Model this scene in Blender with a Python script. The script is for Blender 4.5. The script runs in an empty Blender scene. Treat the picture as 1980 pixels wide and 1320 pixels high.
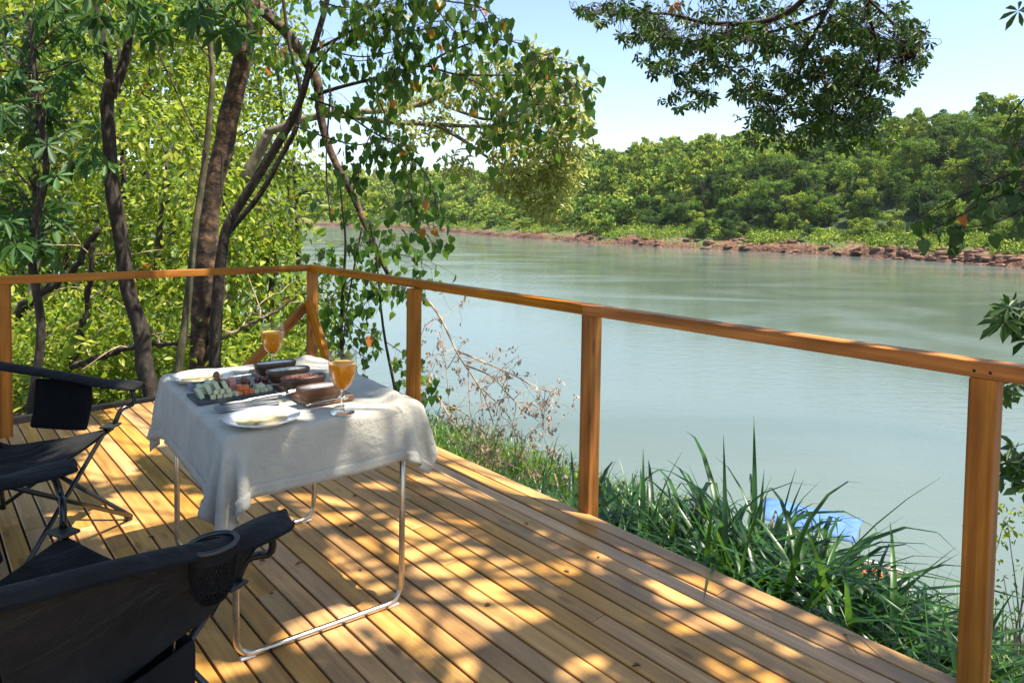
import bpy, math, random
import numpy as np
from mathutils import Vector, Matrix

R = math.radians
rng = np.random.default_rng(7)
random.seed(7)
scn = bpy.context.scene
C = scn.collection

# ------------------------------------------------------------------ camera, sky, sun, exposure
F = 1340.0                     # focal length in photo pixels (1980 px wide)
SHY = -0.0914                  # lens shift
PITCH, ROLL, CAMH = R(2.4), R(0.84), 1.38
r0, u0, f0 = np.array([1., 0, 0]), np.array([0, math.sin(PITCH), math.cos(PITCH)]), np.array([0, math.cos(PITCH), -math.sin(PITCH)])
c_r = math.cos(ROLL) * r0 + math.sin(ROLL) * u0
c_u = -math.sin(ROLL) * r0 + math.cos(ROLL) * u0
cam_pos = np.array([0, 0, CAMH])
cd = bpy.data.cameras.new("camera")
cd.sensor_width = 36.0
cd.lens = 36.0 * F / 1980.0
cd.shift_y = SHY
cd.clip_start, cd.clip_end = 0.05, 6000
cam = bpy.data.objects.new("camera", cd)
C.objects.link(cam)
cam.matrix_world = Matrix(((c_r[0], c_u[0], -f0[0], 0), (c_r[1], c_u[1], -f0[1], 0), (c_r[2], c_u[2], -f0[2], CAMH), (0, 0, 0, 1)))
scn.camera = cam

SUN_EL = R(66)
SUN_AZ = math.atan2(0.37, -0.14)          # from +Y towards +X
sun_dir = np.array([math.sin(SUN_AZ) * math.cos(SUN_EL), math.cos(SUN_AZ) * math.cos(SUN_EL), math.sin(SUN_EL)])
w = bpy.data.worlds.new("World")
scn.world = w
w.use_nodes = True
wn = w.node_tree.nodes
sky = wn.new("ShaderNodeTexSky")
sky.sky_type = 'NISHITA'
sky.sun_disc = False
sky.sun_elevation = SUN_EL
sky.sun_rotation = SUN_AZ
sky.air_density, sky.dust_density, sky.ozone_density = 1.0, 1.0, 1.0
w.node_tree.links.new(sky.outputs[0], wn["Background"].inputs[0])
wn["Background"].inputs[1].default_value = 0.110
sl = bpy.data.lights.new("sun", 'SUN')
sl.energy, sl.angle, sl.color = 4.8, R(0.55), (1.0, 0.92, 0.78)
so = bpy.data.objects.new("sun", sl)
C.objects.link(so)
so.rotation_euler = Vector(-sun_dir).to_track_quat('-Z', 'Y').to_euler()
vs = scn.view_settings
vs.view_transform, vs.look, vs.exposure, vs.gamma = 'Standard', 'None', 1.42, 1.0
vs.use_curve_mapping = False
scn.cycles.max_bounces = 8
scn.cycles.diffuse_bounces = 4
scn.cycles.transparent_max_bounces = 8
scn.cycles.use_denoising = True

# ------------------------------------------------------------------ helpers
def at(px, py, z=None, Y=None):
    """point of the place seen at photo pixel (px, py), at height z or at distance Y"""
    d = c_r * ((px - 990) / F) + c_u * ((660 - py) / F + SHY * 1980 / F) + f0
    t = (z - CAMH) / d[2] if z is not None else Y / d[1]
    return cam_pos + d * t

def proj(P):
    q = np.asarray(P, float) - cam_pos
    dz = q @ f0
    return 990 + F * (q @ c_r) / dz, 660 - F * (q @ c_u) / dz + SHY * 1980, dz

def prop(o, label=None, cat=None, group=None, kind=None):
    if label: o['label'] = label
    if cat: o['category'] = cat
    if group: o['group'] = group
    if kind: o['kind'] = kind
    return o

def empty(name, loc=(0, 0, 0), rz=0.0, label=None, cat=None, group=None):
    o = bpy.data.objects.new(name, None)
    o.empty_display_size = 0.1
    C.objects.link(o)
    o.location = loc
    o.rotation_euler = (0, 0, rz)
    return prop(o, label, cat, group)

def link_mesh(name, me, m, parent=None, smooth=False):
    if m is not None and len(me.materials) == 0:
        for q in (m if isinstance(m, (list, tuple)) else [m]):
            me.materials.append(q)
    if smooth:
        me.polygons.foreach_set("use_smooth", np.ones(len(me.polygons), bool))
    o = bpy.data.objects.new(name, me)
    C.objects.link(o)
    if parent is not None:
        o.parent = parent
    return o

class MB:
    """collects verts and faces for one mesh"""
    def __init__(s):
        s.v, s.f = [], []
    def add(s, V, Fc):
        n = len(s.v)
        s.v.extend([tuple(map(float, p)) for p in V])
        s.f.extend([tuple(i + n for i in q) for q in Fc])
    def box(s, cx, cy, cz, sx, sy, sz, rz=0.0, bev=0.0):
        hx, hy, hz = sx / 2, sy / 2, sz / 2
        c, sn = math.cos(rz), math.sin(rz)
        def tr(x, y, z): return (cx + x * c - y * sn, cy + x * sn + y * c, cz + z)
        if bev <= 0:
            V = [tr(x, y, z) for z in (-hz, hz) for x, y in ((-hx, -hy), (hx, -hy), (hx, hy), (-hx, hy))]
            s.add(V, [(3, 2, 1, 0), (4, 5, 6, 7), (0, 1, 5, 4), (1, 2, 6, 5), (2, 3, 7, 6), (3, 0, 4, 7)])
        else:
            rings = []
            for z, k in ((-hz, bev), (-hz + bev, 0), (hz - bev, 0), (hz, bev)):
                a, b = hx - k, hy - k
                rings.append([tr(x, y, z) for x, y in ((-a, -b), (a, -b), (a, b), (-a, b))])
            V = sum(rings, [])
            Fc = [(3, 2, 1, 0), (12, 13, 14, 15)]
            for k in range(3):
                for j in range(4):
                    a, b = k * 4 + j, k * 4 + (j + 1) % 4
                    Fc.append((a, b, b + 4, a + 4))
            s.add(V, Fc)
    def beam(s, A, B, wd, ht, up=(0, 0, 1)):
        A, B = np.array(A, float), np.array(B, float)
        d = (B - A) / np.linalg.norm(B - A)
        sd = np.cross(d, up); sd /= np.linalg.norm(sd)
        uu = np.cross(sd, d)
        k = min(wd, ht) * 0.08
        V = []
        for P in (A, B):
            for a, b in ((-1, -1), (1, -1), (1, 1), (-1, 1)):
                V.append(P + sd * (wd / 2 * a - k * a) + uu * ht / 2 * b)
                V.append(P + sd * wd / 2 * a + uu * (ht / 2 * b - k * b))
        o = [0, 2, 3, 5, 4, 6, 7, 1]
        order = [0, 2, 3, 5, 4, 6, 7, 1]
        # octagonal section, ordered round the axis
        order = [1, 0, 2, 3, 5, 4, 6, 7]
        Fc = [tuple(order[::-1]), tuple(i + 8 for i in order)]
        for j in range(8):
            a, b = order[j], order[(j + 1) % 8]
            Fc.append((a, b, b + 8, a + 8))
        s.add(V, Fc)
    def tube(s, pts, rad, n=8, cap=True, rough=0.0):
        P = np.array(pts, float)
        m = len(P)
        rad = np.full(m, rad, float) if np.isscalar(rad) else np.array(rad, float)
        T = np.gradient(P, axis=0)
        T /= np.linalg.norm(T, axis=1)[:, None] + 1e-9
        ref = np.array([0.31, 0.87, 0.38])
        V = []
        prev = None
        ph = random.random() * 6
        for i in range(m):
            a = np.cross(T[i], ref if prev is None else prev)
            if prev is not None:
                b = prev - T[i] * (prev @ T[i]); b /= np.linalg.norm(b) + 1e-9
                a = np.cross(T[i], b)
            else:
                a /= np.linalg.norm(a) + 1e-9
                b = np.cross(a, T[i])
            prev = b
            for k in range(n):
                th = 2 * math.pi * k / n
                rr = rad[i] * (1 + rough * (math.sin(3 * th + i * 0.7 + ph) * 0.5 + math.sin(2 * th - i * 0.43) * 0.5 + random.uniform(-.5, .5)))
                V.append(P[i] + a * (math.cos(th) * rr) + b * (math.sin(th) * rr))
        Fc = []
        for i in range(m - 1):
            for k in range(n):
                q = (k + 1) % n
                Fc.append((i * n + k, i * n + q, (i + 1) * n + q, (i + 1) * n + k))
        if cap:
            Fc.append(tuple(range(n))[::-1]); Fc.append(tuple((m - 1) * n + k for k in range(n)))
        s.add(V, Fc)
    def lathe(s, prof, n=24, loc=(0, 0, 0), sx=1.0, sy=1.0):
        V = []
        for r, z in prof:
            for k in range(n):
                t = 2 * math.pi * k / n
                V.append((loc[0] + r * sx * math.cos(t), loc[1] + r * sy * math.sin(t), loc[2] + z))
        Fc = []
        for i in range(len(prof) - 1):
            for k in range(n):
                q = (k + 1) % n
                Fc.append((i * n + k, i * n + q, (i + 1) * n + q, (i + 1) * n + k))
        s.add(V, Fc)
    def grid(s, G):
        a, b = G.shape[:2]
        V = G.reshape(-1, 3)
        Fc = [(i * b + j, i * b + j + 1, (i + 1) * b + j + 1, (i + 1) * b + j) for i in range(a - 1) for j in range(b - 1)]
        s.add(V, Fc)
    def mesh(s, name):
        me = bpy.data.meshes.new(name)
        me.from_pydata(s.v, [], s.f)
        me.update()
        return me
    def build(s, name, m, parent=None, smooth=False):
        return link_mesh(name, s.mesh(name), m, parent, smooth)

def np_mesh(name, V, Q, tint=None):
    """mesh from arrays; Q is (n, k) with constant k; tint is one value per vertex"""
    me = bpy.data.meshes.new(name)
    n, k = Q.shape
    me.vertices.add(len(V)); me.loops.add(n * k); me.polygons.add(n)
    me.vertices.foreach_set("co", np.ascontiguousarray(V, np.float32).ravel())
    me.loops.foreach_set("vertex_index", np.ascontiguousarray(Q, np.int32).ravel())
    me.polygons.foreach_set("loop_start", np.arange(0, n * k, k, dtype=np.int32))
    if tint is not None:
        a = me.attributes.new("tint", 'FLOAT', 'POINT')
        a.data.foreach_set("value", np.ascontiguousarray(tint, np.float32))
    me.update(calc_edges=True)
    return me

def spline(pts, n):
    """Catmull-Rom through pts, n samples"""
    P = np.array(pts, float)
    P = np.vstack([2 * P[0] - P[1], P, 2 * P[-1] - P[-2]])
    m = len(P) - 3
    out = []
    for t in np.linspace(0, m - 1e-6, n):
        i = int(t); f = t - i
        a, b, c, d = P[i], P[i + 1], P[i + 2], P[i + 3]
        out.append(0.5 * ((2 * b) + (c - a) * f + (2 * a - 5 * b + 4 * c - d) * f * f + (3 * b - a - 3 * c + d) * f ** 3))
    return np.array(out)

def pxpath(pts, Y0, Y1=None, n=24):
    """smooth path through photo pixels, distance running from Y0 to Y1"""
    Y1 = Y0 if Y1 is None else Y1
    m = len(pts)
    return spline([at(p[0], p[1], Y=Y0 + (Y1 - Y0) * i / (m - 1)) for i, p in enumerate(pts)], n)

# ------------------------------------------------------------------ materials
def nodes_of(name):
    m = bpy.data.materials.new(name)
    m.use_nodes = True
    nt = m.node_tree
    return m, nt, nt.nodes, nt.links, nt.nodes["Principled BSDF"]

def ramp(N, stops):
    r = N.new("ShaderNodeValToRGB")
    el = r.color_ramp.elements
    while len(el) < len(stops):
        el.new(0.5)
    for e, (p, c) in zip(el, stops):
        e.position = p
        e.color = (*c, 1)
    return r

def noise_mat(name, stops, scale=(5, 5, 5), detail=6, rough=0.6, bump=0.0, bscale=None, bdist=0.01, metallic=0.0, spec=0.5, randomise=0.0, rough_var=0.0, distortion=0.0, coat=0.0, sheen=0.0):
    m, nt, N, L, B = nodes_of(name)
    tc = N.new("ShaderNodeTexCoord")
    mp = N.new("ShaderNodeMapping")
    mp.inputs[3].default_value = scale
    L.new(tc.outputs["Object"], mp.inputs[0])
    src = mp.outputs[0]
    if randomise:
        oi = N.new("ShaderNodeObjectInfo")
        mu = N.new("ShaderNodeMath"); mu.operation = 'MULTIPLY'; mu.inputs[1].default_value = 97.0
        L.new(oi.outputs["Random"], mu.inputs[0])
        va = N.new("ShaderNodeVectorMath"); va.operation = 'ADD'
        L.new(mp.outputs[0], va.inputs[0]); L.new(mu.outputs[0], va.inputs[1])
        src = va.outputs[0]
    nz = N.new("ShaderNodeTexNoise")
    nz.inputs["Scale"].default_value = 1.0
    nz.inputs["Detail"].default_value = detail
    nz.inputs["Distortion"].default_value = distortion
    L.new(src, nz.inputs["Vector"])
    rp = ramp(N, stops)
    L.new(nz.outputs[0], rp.inputs[0])
    col = rp.outputs[0]
    if randomise:
        hs = N.new("ShaderNodeHueSaturation")
        mr = N.new("ShaderNodeMapRange")
        mr.inputs[3].default_value, mr.inputs[4].default_value = 1 - randomise, 1 + randomise
        L.new(oi.outputs["Random"], mr.inputs[0]); L.new(mr.outputs[0], hs.inputs["Value"])
        L.new(col, hs.inputs["Color"])
        col = hs.outputs[0]
    L.new(col, B.inputs["Base Color"])
    B.inputs["Roughness"].default_value = rough
    B.inputs["Metallic"].default_value = metallic
    B.inputs["Specular IOR Level"].default_value = spec
    B.inputs["Coat Weight"].default_value = coat
    B.inputs["Sheen Weight"].default_value = sheen
    if rough_var:
        mr2 = N.new("ShaderNodeMapRange")
        mr2.inputs[3].default_value, mr2.inputs[4].default_value = rough - rough_var, rough + rough_var
        L.new(nz.outputs[0], mr2.inputs[0]); L.new(mr2.outputs[0], B.inputs["Roughness"])
    if bump:
        bp = N.new("ShaderNodeBump")
        bp.inputs["Strength"].default_value = bump
        bp.inputs["Distance"].default_value = bdist
        if bscale:
            n2 = N.new("ShaderNodeTexNoise")
            mp2 = N.new("ShaderNodeMapping"); mp2.inputs[3].default_value = bscale
            L.new(tc.outputs["Object"], mp2.inputs[0]); L.new(mp2.outputs[0], n2.inputs["Vector"])
            n2.inputs["Scale"].default_value = 1.0; n2.inputs["Detail"].default_value = 4
            L.new(n2.outputs[0], bp.inputs["Height"])
        else:
            L.new(nz.outputs[0], bp.inputs["Height"])
        L.new(bp.outputs[0], B.inputs["Normal"])
    return m

def leaf_mat(name, stops, trans=0.35, tcol=(0.30, 0.45, 0.05), rough=0.42, spec=0.35, rand=0.5):
    m, nt, N, L, B = nodes_of(name)
    at_ = N.new("ShaderNodeAttribute"); at_.attribute_name = "tint"
    oi = N.new("ShaderNodeObjectInfo")
    mr = N.new("ShaderNodeMapRange"); mr.inputs[3].default_value, mr.inputs[4].default_value = -rand / 2, rand / 2
    L.new(oi.outputs["Random"], mr.inputs[0])
    ad = N.new("ShaderNodeMath"); ad.operation = 'ADD'
    L.new(at_.outputs["Fac"], ad.inputs[0]); L.new(mr.outputs[0], ad.inputs[1])
    hf = N.new("ShaderNodeMath"); hf.operation = 'MULTIPLY'; hf.inputs[1].default_value = 0.5
    L.new(ad.outputs[0], hf.inputs[0])
    st2 = [(p * .5, c) for p, c in stops if c != ORG]
    if any(c == ORG for p, c in stops): st2 += [(.62, st2[-1][1]), (.66, ORG)]
    rp = ramp(N, st2)
    L.new(hf.outputs[0], rp.inputs[0])
    L.new(rp.outputs[0], B.inputs["Base Color"])
    B.inputs["Roughness"].default_value = rough
    B.inputs["Specular IOR Level"].default_value = spec
    tr = N.new("ShaderNodeBsdfTranslucent")
    mx = N.new("ShaderNodeMix"); mx.data_type = 'RGBA'; mx.blend_type = 'MIX'
    mx.inputs[0].default_value = 0.55
    L.new(rp.outputs[0], mx.inputs[6]); mx.inputs[7].default_value = (*tcol, 1)
    L.new(mx.outputs[2], tr.inputs[0])
    ms = N.new("ShaderNodeMixShader"); ms.inputs[0].default_value = trans
    L.new(B.outputs[0], ms.inputs[1]); L.new(tr.outputs[0], ms.inputs[2])
    L.new(ms.outputs[0], N["Material Output"].inputs[0])
    return m

def wood_mat(name, dark, mid, light, rough=0.45, randomise=0.18, gscale=1.0, knots=True, coat=0.0, spec=0.5):
    """grain runs along the object's local x axis"""
    m, nt, N, L, B = nodes_of(name)
    tc = N.new("ShaderNodeTexCoord"); oi = N.new("ShaderNodeObjectInfo")
    mu = N.new("ShaderNodeMath"); mu.operation = 'MULTIPLY'; mu.inputs[1].default_value = 53.0
    L.new(oi.outputs["Random"], mu.inputs[0])
    va = N.new("ShaderNodeVectorMath"); va.operation = 'ADD'
    L.new(tc.outputs["Object"], va.inputs[0]); L.new(mu.outputs[0], va.inputs[1])
    def nz(scale, detail, dist=0.0):
        mp = N.new("ShaderNodeMapping"); mp.inputs[3].default_value = scale
        L.new(va.outputs[0], mp.inputs[0])
        n = N.new("ShaderNodeTexNoise"); n.inputs["Scale"].default_value = 1.0; n.inputs["Detail"].default_value = detail
        n.inputs["Distortion"].default_value = dist
        L.new(mp.outputs[0], n.inputs["Vector"])
        return n
    g = gscale
    n1 = nz((1.3 * g, 55 * g, 55 * g), 5, 0.6)
    n2 = nz((0.9 * g, 9 * g, 9 * g), 4, 1.5)
    n3 = nz((6 * g, 260 * g, 260 * g), 2)
    mx = N.new("ShaderNodeMath"); mx.operation = 'MULTIPLY_ADD'; mx.inputs[1].default_value = 0.5
    L.new(n1.outputs[0], mx.inputs[0])
    h = N.new("ShaderNodeMath"); h.operation = 'MULTIPLY'; h.inputs[1].default_value = 0.5
    L.new(n2.outputs[0], h.inputs[0]); L.new(h.outputs[0], mx.inputs[2])
    rp = ramp(N, [(0.30, dark), (0.5, mid), (0.68, light)])
    L.new(mx.outputs[0], rp.inputs[0])
    n4 = nz((1.6, 4.5, 4.5), 5, 0.8)
    r4 = ramp(N, [(0.34, (0.66, 0.68, 0.70)), (0.56, (1.05, 1.05, 1.05))])
    L.new(n4.outputs[0], r4.inputs[0])
    m4 = N.new("ShaderNodeMix"); m4.data_type = 'RGBA'; m4.blend_type = 'MULTIPLY'; m4.inputs[0].default_value = 1
    L.new(rp.outputs[0], m4.inputs[6]); L.new(r4.outputs[0], m4.inputs[7])
    col = m4.outputs[2]
    if knots:
        mpk = N.new("ShaderNodeMapping"); mpk.inputs[3].default_value = (3.0 * g, 11 * g, 11 * g)
        L.new(va.outputs[0], mpk.inputs[0])
        vo = N.new("ShaderNodeTexVoronoi"); vo.inputs["Scale"].default_value = 1.0
        L.new(mpk.outputs[0], vo.inputs["Vector"])
        kr = ramp(N, [(0.0, (1, 1, 1)), (0.10, (0.75, 0.75, 0.75)), (0.17, (0, 0, 0))])
        L.new(vo.outputs["Distance"], kr.inputs[0])
        mk = N.new("ShaderNodeMix"); mk.data_type = 'RGBA'; mk.blend_type = 'MULTIPLY'
        mk.inputs[7].default_value = (0.58, 0.46, 0.36, 1)
        L.new(kr.outputs[0], mk.inputs[0]); L.new(col, mk.inputs[6])
        col = mk.outputs[2]
    hs = N.new("ShaderNodeHueSaturation")
    mr = N.new("ShaderNodeMapRange"); mr.inputs[3].default_value, mr.inputs[4].default_value = 1 - randomise, 1 + randomise
    L.new(oi.outputs["Random"], mr.inputs[0]); L.new(mr.outputs[0], hs.inputs["Value"])
    m2 = N.new("ShaderNodeMath"); m2.operation = 'FRACT'
    m3 = N.new("ShaderNodeMath"); m3.operation = 'MULTIPLY'; m3.inputs[1].default_value = 7.31
    L.new(oi.outputs["Random"], m3.inputs[0]); L.new(m3.outputs[0], m2.inputs[0])
    mr3 = N.new("ShaderNodeMapRange"); mr3.inputs[3].default_value, mr3.inputs[4].default_value = 1 - randomise * .9, 1 + randomise * .5
    L.new(m2.outputs[0], mr3.inputs[0]); L.new(mr3.outputs[0], hs.inputs["Saturation"])
    L.new(col, hs.inputs["Color"])
    L.new(hs.outputs[0], B.inputs["Base Color"])
    rr = N.new("ShaderNodeMapRange"); rr.inputs[3].default_value, rr.inputs[4].default_value = rough - 0.12, rough + 0.15
    L.new(n2.outputs[0], rr.inputs[0]); L.new(rr.outputs[0], B.inputs["Roughness"])
    B.inputs["Specular IOR Level"].default_value = spec
    B.inputs["Coat Weight"].default_value = coat
    B.inputs["Coat Roughness"].default_value = 0.2
    bp = N.new("ShaderNodeBump"); bp.inputs["Strength"].default_value = 0.25; bp.inputs["Distance"].default_value = 0.002
    L.new(n3.outputs[0], bp.inputs["Height"]); L.new(bp.outputs[0], B.inputs["Normal"])
    return m

def plain(name, col, rough=0.5, metallic=0.0, spec=0.5):
    return noise_mat(name, [(0.35, tuple(c * 0.86 for c in col)), (0.65, tuple(min(1, c * 1.08) for c in col))], (14, 14, 14), 4, rough, metallic=metallic, spec=spec, rough_var=0.06)

M = {}
M['deck'] = wood_mat('deck_wood', (0.29, 0.135, 0.036), (0.46, 0.235, 0.066), (0.59, 0.335, 0.105), rough=0.42, randomise=0.16)
M['rail'] = wood_mat('stained_rail_wood', (0.16, 0.046, 0.003), (0.38, 0.126, 0.003), (0.56, 0.222, 0.006), rough=0.48, randomise=0.10, spec=0.2)
M['joist'] = wood_mat('joist_wood', (0.07, 0.04, 0.02), (0.12, 0.07, 0.035), (0.17, 0.10, 0.05), rough=0.7)
M['bark_dark'] = noise_mat('dark_bark', [(0.3, (0.009, 0.006, 0.004)), (0.55, (0.034, 0.024, 0.016)), (0.75, (0.095, 0.072, 0.052))], (22, 22, 9), 10, 0.85, bump=0.9, bdist=0.02)
M['bark_red'] = noise_mat('reddish_bark', [(0.3, (0.012, 0.007, 0.005)), (0.5, (0.055, 0.032, 0.018)), (0.72, (0.21, 0.12, 0.06))], (11, 11, 13), 9, 0.8, bump=0.9, bdist=0.02)
M['bark_pale'] = noise_mat('pale_bark', [(0.3, (0.07, 0.055, 0.035)), (0.55, (0.20, 0.155, 0.10)), (0.75, (0.34, 0.28, 0.19))], (12, 12, 6), 8, 0.8, bump=0.7, bdist=0.015)
M['bark_olive'] = noise_mat('olive_bark', [(0.3, (0.03, 0.028, 0.014)), (0.55, (0.10, 0.09, 0.045)), (0.75, (0.19, 0.16, 0.085))], (14, 14, 7), 8, 0.8, bump=0.8, bdist=0.015)
M['twig_dry'] = noise_mat('dry_twig', [(0.3, (0.16, 0.10, 0.055)), (0.6, (0.46, 0.33, 0.20))], (20, 20, 20), 4, 0.8)
G_D, G_M, G_L, G_Y = (0.014, 0.04, 0.008), (0.065, 0.13, 0.016), (0.165, 0.255, 0.028), (0.42, 0.44, 0.07)  # dark and yellow ends paint shadowed gaps and sunny highlights into the leaves
ORG = (0.42, 0.12, 0.02)
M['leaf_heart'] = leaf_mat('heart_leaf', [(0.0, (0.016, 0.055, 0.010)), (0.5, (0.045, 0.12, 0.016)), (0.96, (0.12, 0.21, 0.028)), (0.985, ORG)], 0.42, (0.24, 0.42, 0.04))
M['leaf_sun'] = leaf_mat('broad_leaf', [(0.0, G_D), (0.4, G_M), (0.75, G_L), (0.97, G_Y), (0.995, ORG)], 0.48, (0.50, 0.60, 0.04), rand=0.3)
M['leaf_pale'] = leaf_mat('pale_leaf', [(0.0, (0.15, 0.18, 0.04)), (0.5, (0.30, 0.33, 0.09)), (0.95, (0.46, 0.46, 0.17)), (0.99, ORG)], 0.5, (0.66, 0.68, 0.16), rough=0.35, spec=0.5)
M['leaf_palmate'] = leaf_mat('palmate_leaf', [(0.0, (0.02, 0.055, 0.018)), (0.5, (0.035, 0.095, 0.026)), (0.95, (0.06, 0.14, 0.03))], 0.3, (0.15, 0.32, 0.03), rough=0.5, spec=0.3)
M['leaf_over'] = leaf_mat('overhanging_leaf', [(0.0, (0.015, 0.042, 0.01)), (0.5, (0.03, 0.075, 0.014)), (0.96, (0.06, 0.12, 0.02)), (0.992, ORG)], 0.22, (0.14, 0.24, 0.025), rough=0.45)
M['leaf_far'] = leaf_mat('forest_leaf', [(0.0, (0.014, 0.048, 0.014)), (0.35, (0.045, 0.115, 0.016)), (0.7, (0.13, 0.225, 0.022)), (1.0, (0.29, 0.345, 0.036))], 0.2, (0.35, 0.45, 0.05), rough=0.6, spec=0.2, rand=1.0)  # wide ramp puts shaded gaps and sunlit crowns into the leaf colour
M['grass'] = leaf_mat('tall_grass', [(0.0, (0.012, 0.045, 0.010)), (0.5, (0.03, 0.10, 0.016)), (1.0, (0.085, 0.18, 0.03)), (1.12, (0.085, 0.18, 0.03)), (1.2, (0.33, 0.24, 0.11))], 0.35, (0.22, 0.45, 0.04), rough=0.35, spec=0.5, rand=0.3)
M['dry_seed'] = leaf_mat('dry_seed', [(0.0, (0.30, 0.20, 0.15)), (1.0, (0.55, 0.42, 0.34))], 0.3, (0.5, 0.4, 0.3), rough=0.8, spec=0.1)

def tint_const(me, v):
    a = me.attributes.new("tint", 'FLOAT', 'POINT')
    a.data.foreach_set("value", np.full(len(me.vertices), v, np.float32))

# leaf templates: base at the origin, tip towards +y, upper side +z
def tmpl_ovate(wd=0.24, fold=0.05, droop=0.10):
    V = np.array([(0, 0, 0), (-wd * .8, .28, fold), (-wd * .85, .62, fold), (0, 1, -droop), (wd * .85, .62, fold), (wd * .8, .28, fold)])
    return V, np.array([(0, 5, 4, 3), (0, 3, 2, 1)])
def tmpl_heart():
    V = [(0, 0, 0), (0, .48, -.02), (0, 1.08, -.16)]
    for s in (1, -1):
        V += [(.27 * s, -.13, .03), (.45 * s, .16, .06), (.30 * s, .58, .03)]
    Q = [(0, 3, 4, 1), (1, 4, 5, 2), (0, 1, 7, 6), (1, 2, 8, 7)]
    return np.array(V, float), np.array(Q)
def tmpl_palmate(n=7, wd=0.17, spread=R(300), droop=0.22, seed=0):
    V, Q = [], []
    rr = random.Random(seed)
    for i in range(n):
        t = (i / (n - 1) - 0.5) * spread + rr.uniform(-.08, .08)
        L = (1 - 0.38 * abs(t) / math.pi) * rr.uniform(.9, 1.1)
        d, nrm = np.array([math.sin(t), math.cos(t)]), np.array([math.cos(t), -math.sin(t)])
        b = len(V)
        dz = droop * rr.uniform(.6, 1.4)
        for a, s, z in ((.04, 0, 0), (.38, -wd * .62, .02), (.72, -wd, -.25 * dz), (1, 0, -dz), (.72, wd, -.25 * dz), (.38, wd * .62, .02)):
            p = d * a * L + nrm * s * L
            V.append((p[0], p[1], z))
        Q += [(b, b + 5, b + 4, b + 3), (b, b + 3, b + 2, b + 1)]
    return np.array(V), np.array(Q)

def frames(D, Nn):
    """orthonormal frames: y along D, z near Nn; arrays (n,3)"""
    y = D / (np.linalg.norm(D, axis=1)[:, None] + 1e-9)
    x = np.cross(y, Nn); x /= np.linalg.norm(x, axis=1)[:, None] + 1e-9
    z = np.cross(x, y)
    return x, y, z

def leaves_mesh(name, T, P, D, Nn, S, tint):
    TV, TQ = T
    x, y, z = frames(D, Nn)
    n, k = len(P), len(TV)
    V = P[:, None] + S[:, None, None] * (TV[None, :, 0, None] * x[:, None] + TV[None, :, 1, None] * y[:, None] + TV[None, :, 2, None] * z[:, None])
    Q = (TQ[None] + (np.arange(n) * k)[:, None, None]).reshape(-1, TQ.shape[1])
    return np_mesh(name, V.reshape(-1, 3), Q, np.repeat(tint, k))

_leaf_proto = {}
def leaf_parts(parent, T, key, m, P, D, Nn, S, tint, most=300, rest="foliage", order=None):
    """the first `most` leaves as parts of their own, the rest joined into one part"""
    n = len(P)
    idx = np.arange(n) if order is None else order
    a, b = idx[:most], idx[most:]
    x, y, z = frames(D, Nn)
    for i in a:
        k = int(min(3, max(0, tint[i] * 4)))
        if tint[i] > 0.97: k = 4
        k = k + 10 * int(i % 3)
        if (key, k) not in _leaf_proto:
            me = np_mesh("leaf", T[0] * np.array([(1, .92, 1.1)[k // 10], 1, (.7, 1.7, 2.8)[k // 10]]), T[1])
            tint_const(me, (0.2, 0.45, 0.65, 0.85, 1.4)[k % 10])
            me.materials.append(m)
            _leaf_proto[(key, k)] = me
        o = bpy.data.objects.new("leaf", _leaf_proto[(key, k)])
        s = S[i]
        o.matrix_world = Matrix(((x[i][0] * s, y[i][0] * s, z[i][0] * s, P[i][0]), (x[i][1] * s, y[i][1] * s, z[i][1] * s, P[i][1]), (x[i][2] * s, y[i][2] * s, z[i][2] * s, P[i][2]), (0, 0, 0, 1)))
        C.objects.link(o)
        o.parent = parent
    if len(b):
        o = link_mesh(rest, leaves_mesh(rest, T, P[b], D[b], Nn[b], S[b], tint[b]), m, parent)
        o['kind'] = 'stuff'

def unit(n):
    v = rng.normal(size=(n, 3))
    return v / np.linalg.norm(v, axis=1)[:, None]

def tints(n, orange=0.01, lo=0.0, hi=0.95):
    t = rng.uniform(lo, hi, n)
    t[rng.random(n) < orange] = 1.6
    return t

# ------------------------------------------------------------------ terrain and water
WATER_Z = -6.62
E1, E2 = at(1120, 985, z=0)[:2], at(1850, 1310, z=0)[:2]       # outer edge of the deck
bd = (E1 - E2) / np.linalg.norm(E1 - E2)                        # along the boards, away from the camera
bn = np.array([bd[1], -bd[0]])                                  # outwards, towards the river
s_edge = E1 @ bn
def out_dist(x, y): return x * bn[0] + y * bn[1] - s_edge
def hash_noise(x, y, s=1.0):
    return (np.sin(x * 1.7 * s + 1.3 * np.sin(y * 1.1 * s)) + np.sin(y * 2.3 * s + 1.7 * np.sin(x * .9 * s + 2)) + .5 * np.sin(x * 5.1 * s + y * 3.7 * s)) / 2.5
def ground_z(x, y):
    s = out_dist(x, y)
    base = -0.55 + 0.10 * hash_noise(x, y, .8)
    return base - np.where(s > 0.0, np.minimum(np.minimum(s, 4) * 0.40 + np.maximum(s - 4, 0) * .64, 9.5), 0.0) + np.where(s < -1, np.minimum((-s - 1) * 0.04, 1.5), 0)

M['ground'] = noise_mat('leaf_litter_soil', [(0.3, (0.03, 0.022, 0.014)), (0.5, (0.075, 0.055, 0.03)), (0.62, (0.05, 0.075, 0.02)), (0.8, (0.12, 0.09, 0.05))], (3, 3, 3), 10, 0.95, bump=0.8, bdist=0.05)
gx, gy = np.meshgrid(np.linspace(-70, 45, 150), np.linspace(-30, 90, 150), indexing='ij')
G = np.stack([gx, gy, ground_z(gx, gy)], -1)
b = MB(); b.grid(G[:, ::1])
prop(b.build("ground", M['ground'], None, True), kind='structure')
for p in ():
    pass

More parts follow.
